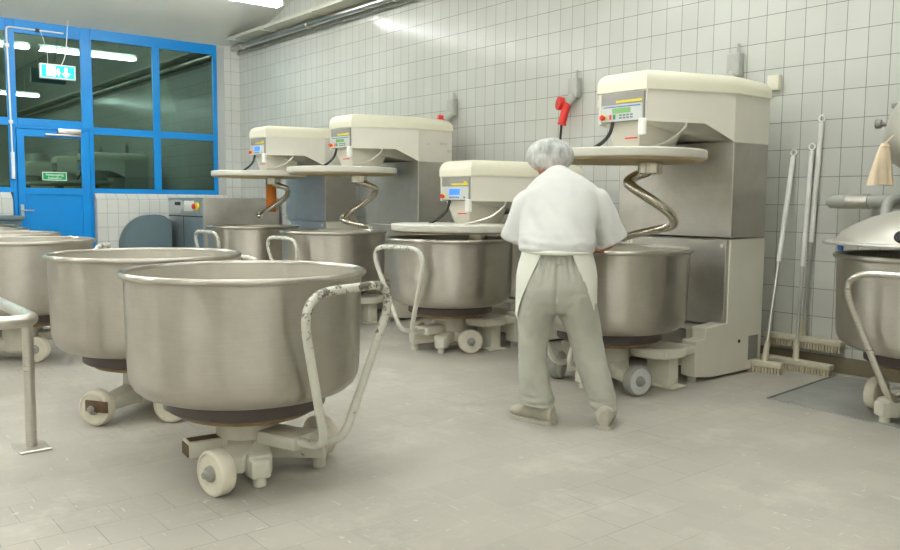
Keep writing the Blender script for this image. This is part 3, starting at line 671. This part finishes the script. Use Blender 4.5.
    b = MB(); b.cyl((-0.118, y1 + 0.002, Z(1.748)), (-0.118, y1 - 0.005, Z(1.748)), 0.021); b.obj('button_plate', M['yellow'], cp)
    b = MB(); b.cyl((0.215, 0.115, Z(1.62)), (0.215, 0.115, Z(1.725)), 0.027, bev=0.006); lab(b.obj('guard_pin', M['white_plastic'], o), 'white cylinder beside the panel')
    b = MB(); b.box((0.06, 0.135, Z(1.603)), (0.15, 0.152, Z(1.612))); lab(b.obj('warning_strip', M['red'], o, smooth=False), 'small red strip')
    b = MB(); b.tube(smooth_path([(-0.03, 0.12, Z(1.715)), (-0.04, 0.10, Z(1.64)), (-0.07, 0.06, Z(1.58)), (-0.15, 0.0, Z(1.52))]), 0.012, 10); lab(b.obj('hose', M['black'], o), 'black hose down to the lid')
    b = MB(); b.tube(smooth_path([(0.34, 0.40, Z(1.71)), (0.335, 0.39, Z(1.665)), (0.30, 0.27, Z(1.58)), (0.25, 0.05, Z(1.522))]), 0.011, 10); b.obj('lid_rod', M['tube_steel'], o)
    # lid
    b = MB(); b.lathe([(0, 1.463), (0.525, 1.463), (0.537, 1.468), (0.54, 1.476), (0.54, 1.515), (0.534, 1.522), (0.30, 1.525), (0, 1.526)], (0.04, 0.14, dz), 72); ld = b.obj('lid', M['lid'], o)
    b = MB(); b.lathe([(0, 1.452), (0.51, 1.452), (0.515, 1.464), (0, 1.464)], (0.04, 0.14, dz), 64); lab(b.obj('lid_lining', M['lid_edge'], ld), 'brownish underside lining')
    # spiral
    ax, ay, rad = 0.19, 0.235, 0.165
    b = MB(); pts = [(ax, ay, Z(1.43)), (ax, ay, Z(1.395))]; n = 40; sweep = R(swp)
    for k in range(n + 1):
        u = k / n; a = phase + u * sweep; r_ = rad * min(1, u * 7 + 0.35); w_ = u * swp / 180
        z = 1.375 - 0.325 * w_ if w_ < 1 else 1.05 - 0.115 * (w_ - 1)
        pts.append((ax + r_ * math.cos(a), ay + r_ * math.sin(a), Z(z)))
    pts = smooth_path(pts, 3); k = len(pts); rr = [0.034 - 0.007 * (i / k) for i in range(k)]
    b.tube(pts, rr, 12); b.ball(pts[-1], 0.028, 12); b.cyl((ax, ay, Z(1.37)), (ax, ay, Z(1.456)), 0.085, bev=0.01); b.obj('spiral_hook', M['chrome'], o)
    if extra: extra(o, Z, hd)
    return o
def extra_green(o, Z, hd):
    for y, z, w in ((0.86, 1.76, 0.03), (1.02, 1.77, 0.09), (1.12, 1.70, 0.05)):
        b = MB(); b.box((0.479, y, Z(z)), (0.483, y + w, Z(z + 0.022))); b.obj('type_plate', M['panel_light'], hd, smooth=False)
def extra_far(o, Z, hd):
    b = MB(); b.cyl((-0.07, 0.34, Z(1.06)), (-0.07, 0.34, Z(1.456)), 0.062, bev=0.01); lab(b.obj('breaker_bar', M['orange'], o), 'orange bar hanging under the lid')
    b = MB(); b.cyl((0.481, 0.95, Z(1.70)), (0.487, 0.95, Z(1.70)), 0.02); b.obj('emblem_disc', M['panel_light'], hd)
mixer('raised white dough mixer with green display that the worker stands at', -3.60, 0.0, 'green', R(-140), 0.08)
mixer('lowered white dough mixer with blue display left of the worker', -5.31, -0.52, 'blue', R(-140), 0.21)
mixer('raised dough mixer with green display near the farthest mixer', -7.09, -0.015, 'green', R(20), 0.13, extra_green)
mixer('farthest raised dough mixer, blue display, orange bar under its lid', -8.89, -0.012, 'blue', R(15), 0.19, extra_far, 240)

# steel cabinet machine in the corner
o = thing('steel_cabinet', 'low steel machine cabinet in the corner with red and yellow switch', 'machine', (-11.68, 5.15, 0))
b = MB(); b.box((-0.68, -0.57, 0.06), (0.68, 0.58, 1.21), 0.008); b.obj('body', M['side_steel'], o)
b = MB(); b.box((-0.66, -0.577, 0.08), (0.66, -0.568, 1.19), 0.002, 1); fp = b.obj('front_panel', M['grey_steel'], o)
b = MB(); b.box((-0.04, -0.583, 0.08), (-0.03, -0.575, 0.95)); b.box((-0.66, -0.583, 0.94), (0.66, -0.575, 0.955)); b.obj('panel_seam', M['dark'], fp, smooth=False)
b = MB(); b.prism([(-0.60, 0.98), (-0.60, 1.17), (-0.10, 1.17), (-0.02, 1.08), (-0.16, 0.98)], -0.586, -0.575, 'Y', 0.003, 1); lab(b.obj('plastic_cover', M['panel_light'], fp), 'pale bent plastic cover')
b = MB(); b.box((-0.34, -0.59, 1.10), (-0.12, -0.584, 1.15)); b.obj('slot', M['dark'], fp, smooth=False)
b = MB(); b.box((0.02, -0.60, 1.02), (0.36, -0.575, 1.17), 0.02, mat=None); b.obj('switch_guard', M['white_plastic'], o)
b = MB(); b.cyl((0.48, -0.575, 1.09), (0.48, -0.60, 1.09), 0.055); sw = lab(b.obj('switch_plate', M['yellow'], o), 'yellow switch plate')
b = MB(); b.cyl((0.42, -0.575, 1.09), (0.42, -0.63, 1.09), 0.042, 0.036, bev=0.006); lab(b.obj('switch_knob', M['red'], sw), 'red switch knob')
for sx in (-0.6, 0.6):
    for sy in (-0.5, 0.5):
        b = MB(); b.cyl((sx, sy, 0), (sx, sy, 0.065), 0.03); b.obj('foot', M['pipe_grey'], o)
# rounded grey hood
b = MB(); P_ = [(4.52, 0.0), (4.52, 0.86), (4.43, 0.915)] + [(4.265 + 0.445 * math.cos(a), 0.51 + 0.45 * math.sin(a)) for a in [R(x) for x in range(72, 202, 8)]] + [(3.84, 0.0)]
b.prism(P_, -12.27, -12.02, 'X', 0.02, 3); hood = tag(b.obj('round_hood', M['blue_grey']), 'rounded blue-grey plastic hood below the blue window, beside the steel cabinet', 'hood')
b = MB(); b.tube([(-12.022, y, z) for y, z in P_[1:-1]], 0.007, 8); b.obj('hood_rim', M['blue_grey'], hood)
o = thing('storage_bin', 'blue-grey plastic bin against the tiled sill left of the door', 'bin', (-11.98, 1.9, 0))
b = MB(); b.hull([(-0.22, -0.5, 0.0), (0.22, -0.5, 0.0), (0.22, 0.5, 0.0), (-0.22, 0.5, 0.0)], [(-0.26, -0.56, 0.92), (0.26, -0.56, 0.92), (0.26, 0.56, 0.92), (-0.26, 0.56, 0.92)], 0.03); b.obj('bin_body', M['blue_grey'], o)
b = MB(); b.box((-0.285, -0.585, 0.90), (0.285, 0.585, 0.955), 0.015); b.obj('bin_lid', M['blue_grey'], o)

# ------------------------------------------------------------------ railing at left
o = thing('tube_railing', 'bent stainless tube railing with a single floor post', 'railing', (-4.27, 0.89, 0))
b = MB(); b.tube(fillet([(-1.75, 0.03, 0.615), (0.10, 0.03, 0.615), (0.07, -2.6, 0.615)], 0.13, 10), 0.030, 16); b.obj('rail', M['tube_steel'], o)
for px, py in ((0.045, 0.0), (-1.68, 0.03), (0.07, -2.5)):
    b = MB(); b.cyl((px, py, 0.01), (px, py, 0.605), 0.0245); b.obj('post', M['tube_steel'], o)
    b = MB(); b.box((px - 0.09, py - 0.07, 0), (px + 0.09, py + 0.07, 0.012), 0.003, 1, mat=None); b.obj('base_plate', M['tube_steel'], o)

# ------------------------------------------------------------------ brooms against the long wall
def broom(label, top, foot, half, yaw, split, tilt=0.0):
    """head centre at foot; handle from foot to top"""
    o = thing('floor_broom', label, 'broom', foot)
    T = Vector(top) - Vector(foot); s0 = V(0, 0, 0.07); d_ = (T - s0)
    rot = Matrix.Rotation(yaw, 4, 'Z') @ Matrix.Rotation(tilt, 4, 'Y')
    b = MB(); b.box((-half, -0.035, 0.045), (half, 0.035, 0.085), 0.008, mat=rot); hd = b.obj('brush_head', M['broom'], o)
    b = MB(); n = int(half * 2 / 0.022)
    for i in range(n):
        for j in (-0.022, 0.0, 0.022):
            x = -half + 0.012 + i * 0.022
            b.box((x, j - 0.008, 0.0), (x + 0.015, j + 0.008, 0.05), mat=rot)
    b.obj('bristles', M['bristle'], hd, smooth=False)
    b = MB(); b.cyl(s0, s0 + d_ * 0.10, 0.024, 0.017); b.obj('socket', M['broom'], o)
    b = MB(); b.cyl(s0 + d_ * 0.06, s0 + d_ * split, 0.0115, seg=14); lab(b.obj('lower_shaft', M['alu'], o), 'thin silver lower shaft')
    b = MB(); b.cyl(s0 + d_ * (split - 0.02), T, 0.0175, seg=14, bev=0.004)
    e = d_.normalized(); b.tube([T + e * 0.03 + 0.022 * (math.cos(a) * V(1, 0, 0) + math.sin(a) * e) for a in [i * PI / 8 for i in range(16)]], 0.006, 8, closed=True)
    lab(b.obj('grip', M['white_plastic'], o), 'white plastic grip with hanging loop')
broom('white broom with wide head resting on the floor, middle of the three handles', (-2.99, 5.75, 1.565), (-2.96, 5.60, 0.0), 0.27, R(-2), 0.47)
broom('white broom hung higher, tallest of the three handles, its head above the baseboard', (-2.93, 5.755, 1.76), (-2.985, 5.735, 0.15), 0.29, R(0), 0.47)
broom('white broom leaning against the mixer base, leftmost of the three handles', (-3.13, 5.757, 1.53), (-3.06, 5.36, 0.0), 0.13, R(8), 0.5)

# steel floor plate
b = MB(); b.prism([(-2.60, 4.66), (-1.0, 4.45), (-0.6, 4.42), (-0.6, 5.66), (-2.68, 5.66)], 0.0, 0.006, 'Z'); o = tag(b.obj('floor_plate', M['plate'], smooth=False), 'dark worn steel floor plate under the bowl with domed lid', 'floor plate')
b = MB(); b.tube([(-2.62, 4.64, 0.006), (-2.70, 5.68, 0.006), (-0.6, 5.68, 0.004)], 0.007, 6); b.obj('plate_frame', M['plate'], o)

# ------------------------------------------------------------------ domed machine at right
o = thing('domed_mixer', 'steel mixer with shallow domed lid over the bowl by the brooms', 'dough mixer', (-1.8, 4.88, 0))
b = MB(); b.lathe([(0, 1.175), (0.10, 1.170), (0.22, 1.150), (0.33, 1.118), (0.42, 1.075), (0.48, 1.035), (0.505, 1.000), (0.51, 0.986), (0.575, 0.984), (0.58, 0.976), (0.575, 0.968), (0.50, 0.965), (0, 0.965)], seg=72); ld = b.obj('dome_lid', M['dome'], o)
b = MB(); b.cyl((0.03, -0.50, 1.01), (0.035, -0.585, 1.03), 0.03, bev=0.008); lab(b.obj('knob', M['black'], ld), 'black knob')
b = MB(); b.box((-0.36, -0.40, 0.935), (-0.335, -0.38, 0.966)); lab(b.obj('latch', M['blue_ink'], ld, smooth=False), 'small blue latch')
b = MB(); b.box((0.72, -0.2, 0.0), (1.2, 0.85, 1.35), 0.01); b.obj('column', M['panel_steel'], o)
b = MB(); b.box((-0.06, -0.14, 1.20), (0.95, 0.0, 1.28), 0.01); b.cyl((0.0, -0.07, 1.1), (0.0, -0.07, 1.22), 0.05); b.obj('lid_arm', M['tube_steel'], o)
# flour hopper above it
o = thing('flour_hopper', 'round steel hopper vessel at the right with clamp and spout', 'hopper', (-1.84, 5.2, 0))
b = MB(); b.lathe([(0, 1.17), (0.05, 1.17), (0.055, 1.20), (0.20, 1.33), (0.35, 1.44), (0.385, 1.51), (0.39, 1.58), (0.355, 1.72), (0.30, 1.80), (0.28, 1.95), (0.28, 2.3), (0, 2.32)], seg=56); b.obj('vessel', M['dome'], o)
b = MB(); b.cyl((-0.36, 0.05, 1.665), (-0.47, 0.03, 1.675), 0.014); b.cyl((-0.45, 0.035, 1.673), (-0.485, 0.028, 1.676), 0.028, bev=0.005); b.box((-0.40, 0.0, 1.62), (-0.35, 0.10, 1.71), 0.006); lab(b.obj('side_clamp', M['panel_grey'], o), 'dark clamp knob')
b = MB(); b.box((-0.37, -0.04, 1.755), (-0.28, 0.04, 1.785), 0.006); lab(b.obj('top_clamp', M['panel_grey'], o), 'dark upper clamp')
b = MB(); b.box((0.1, 0.25, 1.9), (0.3, 0.58, 1.96), 0.005); b.box((-0.3, 0.25, 2.1), (0.1, 0.58, 2.16), 0.005); b.obj('wall_bracket', M['alu'], o)
# cloth bag on the hopper
b = MB(); n = 9; rings = []
for k in range(n):
    u = k / (n - 1); z = 1.53 - 0.235 * u; w = 0.018 + 0.062 * u ** 0.8; x = -2.095 - 0.015 * u
    rings.append((V(x, 4.84, z), V(0.62, 0.78, 0) * w, V(-0.78, 0.62, 0) * (0.016 + 0.03 * u)))
b.loft(rings, 40)
for v in b.bm.verts:
    u = (1.53 - v.co.z) / 0.235; a = math.atan2(v.co.y - 4.84, v.co.x + 2.105); v.co.x += 0.006 * u * math.sin(7 * a); v.co.y += 0.006 * u * math.cos(9 * a); v.co.z -= 0.02 * max(0, u - 0.8) * math.sin(2 * a)
bg = tag(b.obj('cloth_bag', M['bag'], angle=80), 'beige cloth bag hanging from the steel hopper', 'bag')
b = MB(); b.tube([(-2.095 + 0.02 * math.cos(a), 4.84 + 0.02 * math.sin(a), 1.512) for a in [i * PI / 8 for i in range(16)]], 0.006, 8, closed=True); b.tube([(-2.095, 4.84, 1.53), (-2.07, 4.90, 1.58)], 0.005, 8); b.obj('bag_tie', M['bag'], bg)
# grey pipe on the wall
o = thing('suction_pipe', 'fat grey pipe with elbow on the wall above the domed lid', 'pipe', (0, 5.6, 1.205))
b = MB(); b.lathe([(0, -0.09), (0.025, -0.085), (0.044, -0.06), (0.047, 0.0), (0.047, 0.12)], seg=28, mat=Matrix.Translation((-2.70, 0, 0)) @ Matrix.Rotation(R(90), 4, 'Y')); b.cyl((-2.60, 0, 0), (-1.10, 0, 0), 0.043, seg=28); b.obj('pipe_run', M['pipe_grey'], o)
b = MB(); b.cyl((-2.645, 0, 0), (-2.50, 0, 0), 0.0505, seg=28, bev=0.003); lab(b.obj('pipe_collar', M['alu'], o), 'shiny metal collar')
b = MB(); b.tube(fillet([(-2.30, 0.0, 0.02), (-2.34, -0.12, 0.0), (-2.30, -0.22, -0.17)], 0.09, 8), 0.034, 16); b.obj('pipe_elbow', M['pipe_grey'], o)
for x in (-2.55, -1.5):
    b = MB(); b.box((x - 0.02, 0.03, -0.03), (x + 0.02, 0.184, 0.03), 0.003, 1); b.obj('pipe_bracket', M['alu'], o)

# ------------------------------------------------------------------ the worker
px0, py0 = -3.0, 3.255
RZ = math.atan2(0.681, 0.732)
WM = Matrix.Translation((px0, py0, 0)) @ Matrix.Rotation(RZ, 4, 'Z')
def limb(b, pts, rad, n=5, seg=18):
    p = smooth_path(pts, n); m = len(rad); rr = []
    for i in range(len(p)):
        t = i / (len(p) - 1) * (m - 1); k = min(int(t), m - 2); rr.append(rad[k] + (rad[k + 1] - rad[k]) * (t - k))
    b.tube(p, rr, seg)
    b.ball(p[0], rr[0] * 0.98, 14); b.ball(p[-1], rr[-1] * 0.98, 14)
def ell(b, rows, seg=36):
    b.loft([(V(cx, cy, z), V(rx, 0, tx), V(0, ry, ty)) for cx, cy, z, rx, ry, tx, ty in rows], seg)

SHL, SHR = V(-0.20, 0.185, 1.212), V(0.113, 0.185, 1.212)
ELL, ELR = V(-0.288, 0.21, 0.98), V(0.228, 0.22, 0.98)
WRL, WRR = V(-0.13, 0.50, 0.925), V(0.185, 0.47, 0.925)
HDL, HDR = V(-0.055, 0.615, 0.915), V(0.165, 0.575, 0.915)
HEAD = V(-0.114, 0.33, 1.408)
b = MB()
# torso, pelvis
ell(b, [(-0.06, 0.02, 0.74, 0.14, 0.10, 0, 0), (-0.06, 0.02, 0.84, 0.145, 0.10, 0, 0), (-0.06, 0.05, 0.95, 0.135, 0.095, 0, -0.02), (-0.055, 0.11, 1.08, 0.15, 0.10, 0, -0.03), (-0.045, 0.17, 1.20, 0.165, 0.09, 0, -0.04), (-0.045, 0.205, 1.27, 0.13, 0.07, 0, -0.04), (-0.06, 0.24, 1.32, 0.07, 0.055, 0, -0.04)])
limb(b, [(-0.06, 0.23, 1.28), (-0.08, 0.28, 1.36), (-0.095, 0.32, 1.42)], [0.06, 0.055, 0.056])
# head with a face turned down towards the bowl
TI = Matrix.Rotation(R(-28), 4, 'X')
def H(x, y, z): return HEAD + (TI @ V(x, y, z))
b.ball(HEAD, (0.078, 0.095, 0.105), 28, TI)
b.ball(H(0, 0.035, -0.055), (0.058, 0.062, 0.07), 20, TI)      # jaw
b.ball(H(0, 0.06, -0.105), (0.026, 0.022, 0.02), 14, TI)       # chin
b.tube([H(0, 0.088, 0.005), H(0, 0.108, -0.03), H(0, 0.112, -0.042)], [0.009, 0.013, 0.014], 12); b.ball(H(0, 0.105, -0.042), (0.017, 0.014, 0.011), 12)
for sx in (-1, 1):
    b.ball(H(sx * 0.030, 0.083, 0.004), (0.013, 0.008, 0.009), 12); b.tube([H(sx * 0.012, 0.094, 0.022), H(sx * 0.03, 0.092, 0.026), H(sx * 0.05, 0.08, 0.02)], 0.006, 8)
    b.ball(H(sx * 0.080, -0.005, -0.02), (0.010, 0.020, 0.032), 14, TI)   # ears
    b.ball(H(sx * 0.035, 0.075, -0.03), (0.02, 0.016, 0.018), 12)
b.tube([H(-0.024, 0.086, -0.070), H(0, 0.095, -0.068), H(0.024, 0.086, -0.070)], 0.0065, 8); b.tube([H(-0.02, 0.085, -0.079), H(0, 0.093, -0.080), H(0.02, 0.085, -0.079)], 0.0065, 8)
# arms
for S_, E_, W_ in ((SHL, ELL, WRL), (SHR, ELR, WRR)):
    limb(b, [S_, S_ * 0.5 + E_ * 0.5 + V(0, -0.005, 0), E_], [0.052, 0.046, 0.04]); limb(b, [E_, E_ * 0.6 + W_ * 0.4, W_], [0.040, 0.040, 0.027])
# hands curled over the rim
def hand(W_, P_, side):
    f = (P_ - W_).normalized(); up = V(0, 0, 1); lat = f.cross(up).normalized() * side      # lat: towards the thumb
    up = lat.cross(f) * side
    if up.z < 0: up = -up
    m = Matrix((lat, f, up)).transposed().to_4x4()
    b.ball((W_ + P_) / 2 + f * 0.012, (0.038, 0.058, 0.017), 18, m); limb(b, [W_, (W_ + P_) / 2], [0.027, 0.024], 3, 14)
    kn = P_ + f * 0.0
    for k, (o_, L) in enumerate(((0.034, 0.070), (0.0115, 0.079), (-0.0115, 0.074), (-0.033, 0.058))):
        a0 = kn + lat * o_ - f * 0.02; a1 = kn + lat * o_ * 1.05 + f * 0.012 + up * 0.006; a2 = a1 + f * L * 0.42 - up * L * 0.12; a3 = a2 + f * L * 0.22 - up * L * 0.36; a4 = a3 - f * L * 0.05 - up * L * 0.32
        b.tube([a0, a1, a2, a3, a4], [0.0095, 0.0088, 0.0082, 0.0078, 0.0068], 12); b.ball(a4, 0.007, 10); b.ball(a2, 0.0084, 10); b.ball(a1, 0.0092, 10)
    t0 = W_ + f * 0.025 + lat * 0.022; t1 = t0 + f * 0.028 + lat * 0.024 - up * 0.012; t2 = t1 + f * 0.03 + lat * 0.004 - up * 0.02; t3 = t2 + f * 0.018 - up * 0.018
    b.tube([t0, t1, t2, t3], [0.014, 0.012, 0.0105, 0.008], 12); b.ball(t3, 0.0082, 10); b.ball(t1, 0.0122, 10)
hand(WRL, HDL, 1); hand(WRR, HDR, -1)
# legs
KL, KR = V(-0.17, 0.04, 0.44), V(0.115, 0.03, 0.44)
AL, AR = V(-0.15, 0.0, 0.09), V(0.205, -0.01, 0.09)
for hp, k_, a_ in ((V(-0.13, 0.02, 0.78), KL, AL), (V(0.02, 0.02, 0.78), KR, AR)): limb(b, [hp, hp * 0.5 + k_ * 0.5, k_, k_ * 0.55 + a_ * 0.45, a_], [0.085, 0.07, 0.052, 0.05, 0.036])
TOEL = (V(-0.85, 0.55, 0)).normalized(); TOER = (V(0.12, 1, 0)).normalized()
for a_, t_ in ((AL, TOEL), (AR, TOER)):
    limb(b, [a_, a_ + V(0, 0, -0.045) + t_ * 0.03, a_ + V(0, 0, -0.058) + t_ * 0.14], [0.036, 0.034, 0.024])
rm = remesh(b, 0.0045, 3)
person = rm.obj('person', M['skin'], angle=180); person.matrix_world = WM
tag(person, 'person in white shirt, grey trousers and hair net leaning over the mixer bowl', 'person')
def wear(mb, name, mat, voxel=0.007, sm=5, disp=None):
    r_ = remesh(mb, voxel, sm)
    if disp:
        r_.bm.normal_update()
        mv = [(v, v.co + v.normal * disp(v.co)) for v in r_.bm.verts]
        for v, c in mv: v.co = c
    return r_.obj(name, mat, person, angle=180)
# hair under a hair net
b = MB(); b.ball(H(0, -0.02, 0.034), (0.087, 0.100, 0.088), 28, TI); hr = wear(b, 'hair', M['hair'], 0.006, 2)
def netd(c): return 0.0045 * noise.noise(V(c.x * 38, c.y * 22, c.z * 9)) + 0.003 * noise.noise(V(c.x * 14, c.y * 14, c.z * 60)) * max(0, min(1, (1.42 - c.z) / 0.05))
b = MB(); b.ball(H(0.0, -0.035, 0.022), (0.133, 0.118, 0.094), 32, TI); b.ball(H(0.0, -0.085, -0.025), (0.100, 0.05, 0.07), 24, TI); b.ball(H(0.004, -0.065, -0.015), (0.110, 0.065, 0.075), 24, TI); b.ball(H(0, -0.01, 0.045), (0.112, 0.112, 0.075), 24, TI)
hn = wear(b, 'hair_net', M['net'], 0.006, 6, netd); lab(hn, 'puffy translucent white hair net')
# shirt
b = MB()
ell(b, [(-0.066, 0.022, 0.918, 0.192, 0.155, 0, 0), (-0.066, 0.026, 0.945, 0.205, 0.165, 0, 0), (-0.064, 0.04, 0.98, 0.203, 0.16, 0, -0.01), (-0.06, 0.07, 1.03, 0.200, 0.150, 0, -0.03), (-0.052, 0.12, 1.12, 0.208, 0.142, 0, -0.04), (-0.045, 0.165, 1.21, 0.212, 0.125, 0, -0.05), (-0.045, 0.19, 1.262, 0.185, 0.105, 0, -0.05), (-0.05, 0.215, 1.305, 0.125, 0.085, 0, -0.05), (-0.065, 0.245, 1.335, 0.078, 0.066, 0, -0.04), (-0.07, 0.255, 1.348, 0.072, 0.062, 0, -0.04)], 44)
def sleeve(S_, E_, w):
    p = [S_ + V(-w * 0.06, -0.01, 0.008), S_ + V(w * 0.004, -0.012, 0.0), S_ * 0.55 + E_ * 0.45 + V(w * 0.01, -0.016, 0), S_ * -0.06 + E_ * 1.06 + V(w * 0.0, -0.02, 0)]
    p = smooth_path(p, 6); n_ = len(p)
    ax = (E_ - S_).normalized(); u = V(0, 1, 0); u = (u - ax * u.dot(ax)).normalized(); v_ = ax.cross(u)
    b.loft([(c, u * (0.074 + 0.026 * i / n_), v_ * (0.066 + 0.028 * i / n_)) for i, c in enumerate(p)], 28)
    b.ball(p[0], 0.060, 18)
sleeve(SHL, ELL, -1); sleeve(SHR, ELR, 1)
def shirtd(c):
    low = max(0.0, min(1.0, (1.05 - c.z) / 0.15))
    d_ = 0.003 + 0.011 * noise.noise(V(c.x * 11 + c.z * 7, c.y * 6, c.z * 4 - c.x * 3)) + 0.0022 * noise.noise(V(c.x * 24, c.y * 20, c.z * 9 + c.x * 10))
    d_ += low * (0.007 * noise.noise(V(c.x * 20, c.y * 20, c.z * 26)) + 0.003 * math.sin(c.z * 150 + 3 * noise.noise(c * 9)))
    return d_
sh = wear(b, 'shirt', M['shirt'], 0.0075, 26, shirtd)
# trousers
b = MB()
ell(b, [(-0.058, 0.012, 0.60, 0.15, 0.125, 0, 0), (-0.056, 0.005, 0.66, 0.198, 0.15, 0, 0), (-0.058, 0.0, 0.73, 0.203, 0.157, 0, 0), (-0.062, 0.003, 0.80, 0.194, 0.152, 0, 0), (-0.064, 0.012, 0.88, 0.167, 0.135, 0, 0), (-0.064, 0.018, 0.938, 0.158, 0.128, 0, 0)], 44)
ell(b, [(-0.148, 0.0, 0.70, 0.105, 0.135, 0, 0), (-0.163, 0.012, 0.60, 0.104, 0.13, 0, 0), (-0.178, 0.025, 0.48, 0.086, 0.108, 0, 0), (-0.180, 0.02, 0.35, 0.080, 0.098, 0, 0), (-0.168, 0.005, 0.20, 0.084, 0.098, 0, 0), (-0.152, -0.005, 0.13, 0.092, 0.10, 0, 0), (-0.15, -0.01, 0.095, 0.092, 0.102, 0, 0)], 32)
ell(b, [(0.035, 0.0, 0.70, 0.105, 0.135, 0, 0), (0.052, 0.01, 0.60, 0.107, 0.13, 0, 0), (0.092, 0.02, 0.48, 0.094, 0.108, 0, 0), (0.124, 0.015, 0.36, 0.089, 0.098, 0, 0), (0.166, 0.0, 0.22, 0.084, 0.096, 0, 0), (0.196, -0.015, 0.12, 0.076, 0.092, 0, 0), (0.204, -0.018, 0.08, 0.070, 0.090, 0, 0)], 32)
def trd(c):
    d_ = 0.007 * noise.noise(V(c.x * 12, c.y * 12, c.z * 4)) + 0.003 * noise.noise(c * 30)
    if c.z > 0.76:
        a = math.atan2(c.y - 0.01, c.x + 0.064); d_ += 0.006 * min(1, (c.z - 0.76) / 0.1) * math.sin(a * 30)
    if c.z < 0.16: d_ += 0.010 * noise.noise(V(c.x * 8, c.y * 8, c.z * 40))
    if 0.60 < c.z < 0.86 and c.y < 0: d_ -= 0.016 * math.exp(-((c.x + 0.055) / 0.016) ** 2)     # seat seam
    return d_
tr = wear(b, 'trousers', M['trousers'], 0.0075, 4, trd)
# apron: wraps hips and front, open at the back
b = MB(); bm = b.bm; rows, cols = 26, 72; grid = []
for i in range(rows + 1):
    u = i / rows; row = []
    z0 = 0.935 - 0.45 * u
    open_ = 0.42 + 0.92 * u ** 1.1                # half angle of the opening at the back
    for j in range(cols + 1):
        a = -PI / 2 + open_ + (2 * PI - 2 * open_) * j / cols
        back = max(0.0, -math.sin(a))
        z = z0 + 0.10 * u * (1 - back) - 0.0
        rx = 0.182 + 0.034 * math.sin(min(1, u * 2.0) * PI / 2); ry = 0.148 + 0.035 * u
        wv = 1 + 0.02 * math.sin(a * 9) * u
        row.append(bm.verts.new((-0.062 + rx * wv * math.cos(a), 0.012 + ry * wv * math.sin(a), z)))
    grid.append(row)
for i in range(rows):
    for j in range(cols): bm.faces.new((grid[i][j], grid[i][j + 1], grid[i + 1][j + 1], grid[i + 1][j]))
bmesh.ops.recalc_face_normals(bm, faces=bm.faces)
bmesh.ops.solidify(bm, geom=bm.faces[:], thickness=0.003)
ap = b.obj('apron', M['apron'], person, angle=60)
b = MB(); b.tube([(-0.062 + 0.176 * math.cos(a), 0.013 + 0.146 * math.sin(a), 0.922) for a in [i * 2 * PI / 60 for i in range(60)]], 0.012, 8, closed=True); b.obj('apron_band', M['apron'], ap)
# shoes
def shoe(a_, t_, label=None):
    b = MB(); n_ = V(-t_.y, t_.x, 0); base = V(a_.x, a_.y, 0)
    rows_ = []
    for s_, w_, h_ in ((-0.10, 0.026, 0.085), (-0.08, 0.044, 0.105), (-0.02, 0.047, 0.115), (0.05, 0.050, 0.090), (0.10, 0.054, 0.070), (0.145, 0.046, 0.056), (0.175, 0.024, 0.036)):
        rows_.append((base + t_ * s_ + V(0, 0, 0.014 + h_ * 0.5), n_ * w_, V(0, 0, h_ * 0.55)))
    b.loft(rows_, 24); s1 = wear(b, 'shoe', M['shoe'], 0.006, 2, lambda c: 0.003 * noise.noise(c * 40))
    b = MB(); out = [(-0.102, 0.028), (-0.085, 0.045), (-0.02, 0.05), (0.05, 0.053), (0.10, 0.057), (0.15, 0.049), (0.182, 0.024)]
    poly = [base + t_ * s_ + n_ * w_ for s_, w_ in out] + [base + t_ * s_ - n_ * w_ for s_, w_ in reversed(out)]
    b.prism([(p.x, p.y) for p in poly], 0.001, 0.022, 'Z'); b.obj('sole', M['sole'], s1)
shoe(V(AL.x + 0.005, AL.y - 0.012, 0), TOEL); shoe(V(AR.x + 0.005, AR.y - 0.02, 0), TOER)

# ------------------------------------------------------------------ world and view
W = bpy.data.worlds.new('night'); SC.world = W; W.use_nodes = True
W.node_tree.nodes['Background'].inputs[0].default_value = (0.01, 0.014, 0.02, 1); W.node_tree.nodes['Background'].inputs[1].default_value = 0.3
vs = SC.view_settings; vs.view_transform = 'Standard'; vs.look = 'None'; vs.gamma = 1.0; vs.exposure = 1.75; vs.use_curve_mapping = False
SC.cycles.use_denoising = True
SC.cycles.max_bounces = 10; SC.cycles.diffuse_bounces = 6; SC.cycles.glossy_bounces = 6; SC.cycles.transparent_max_bounces = 12
SC.cycles.sample_clamp_indirect = 6.0
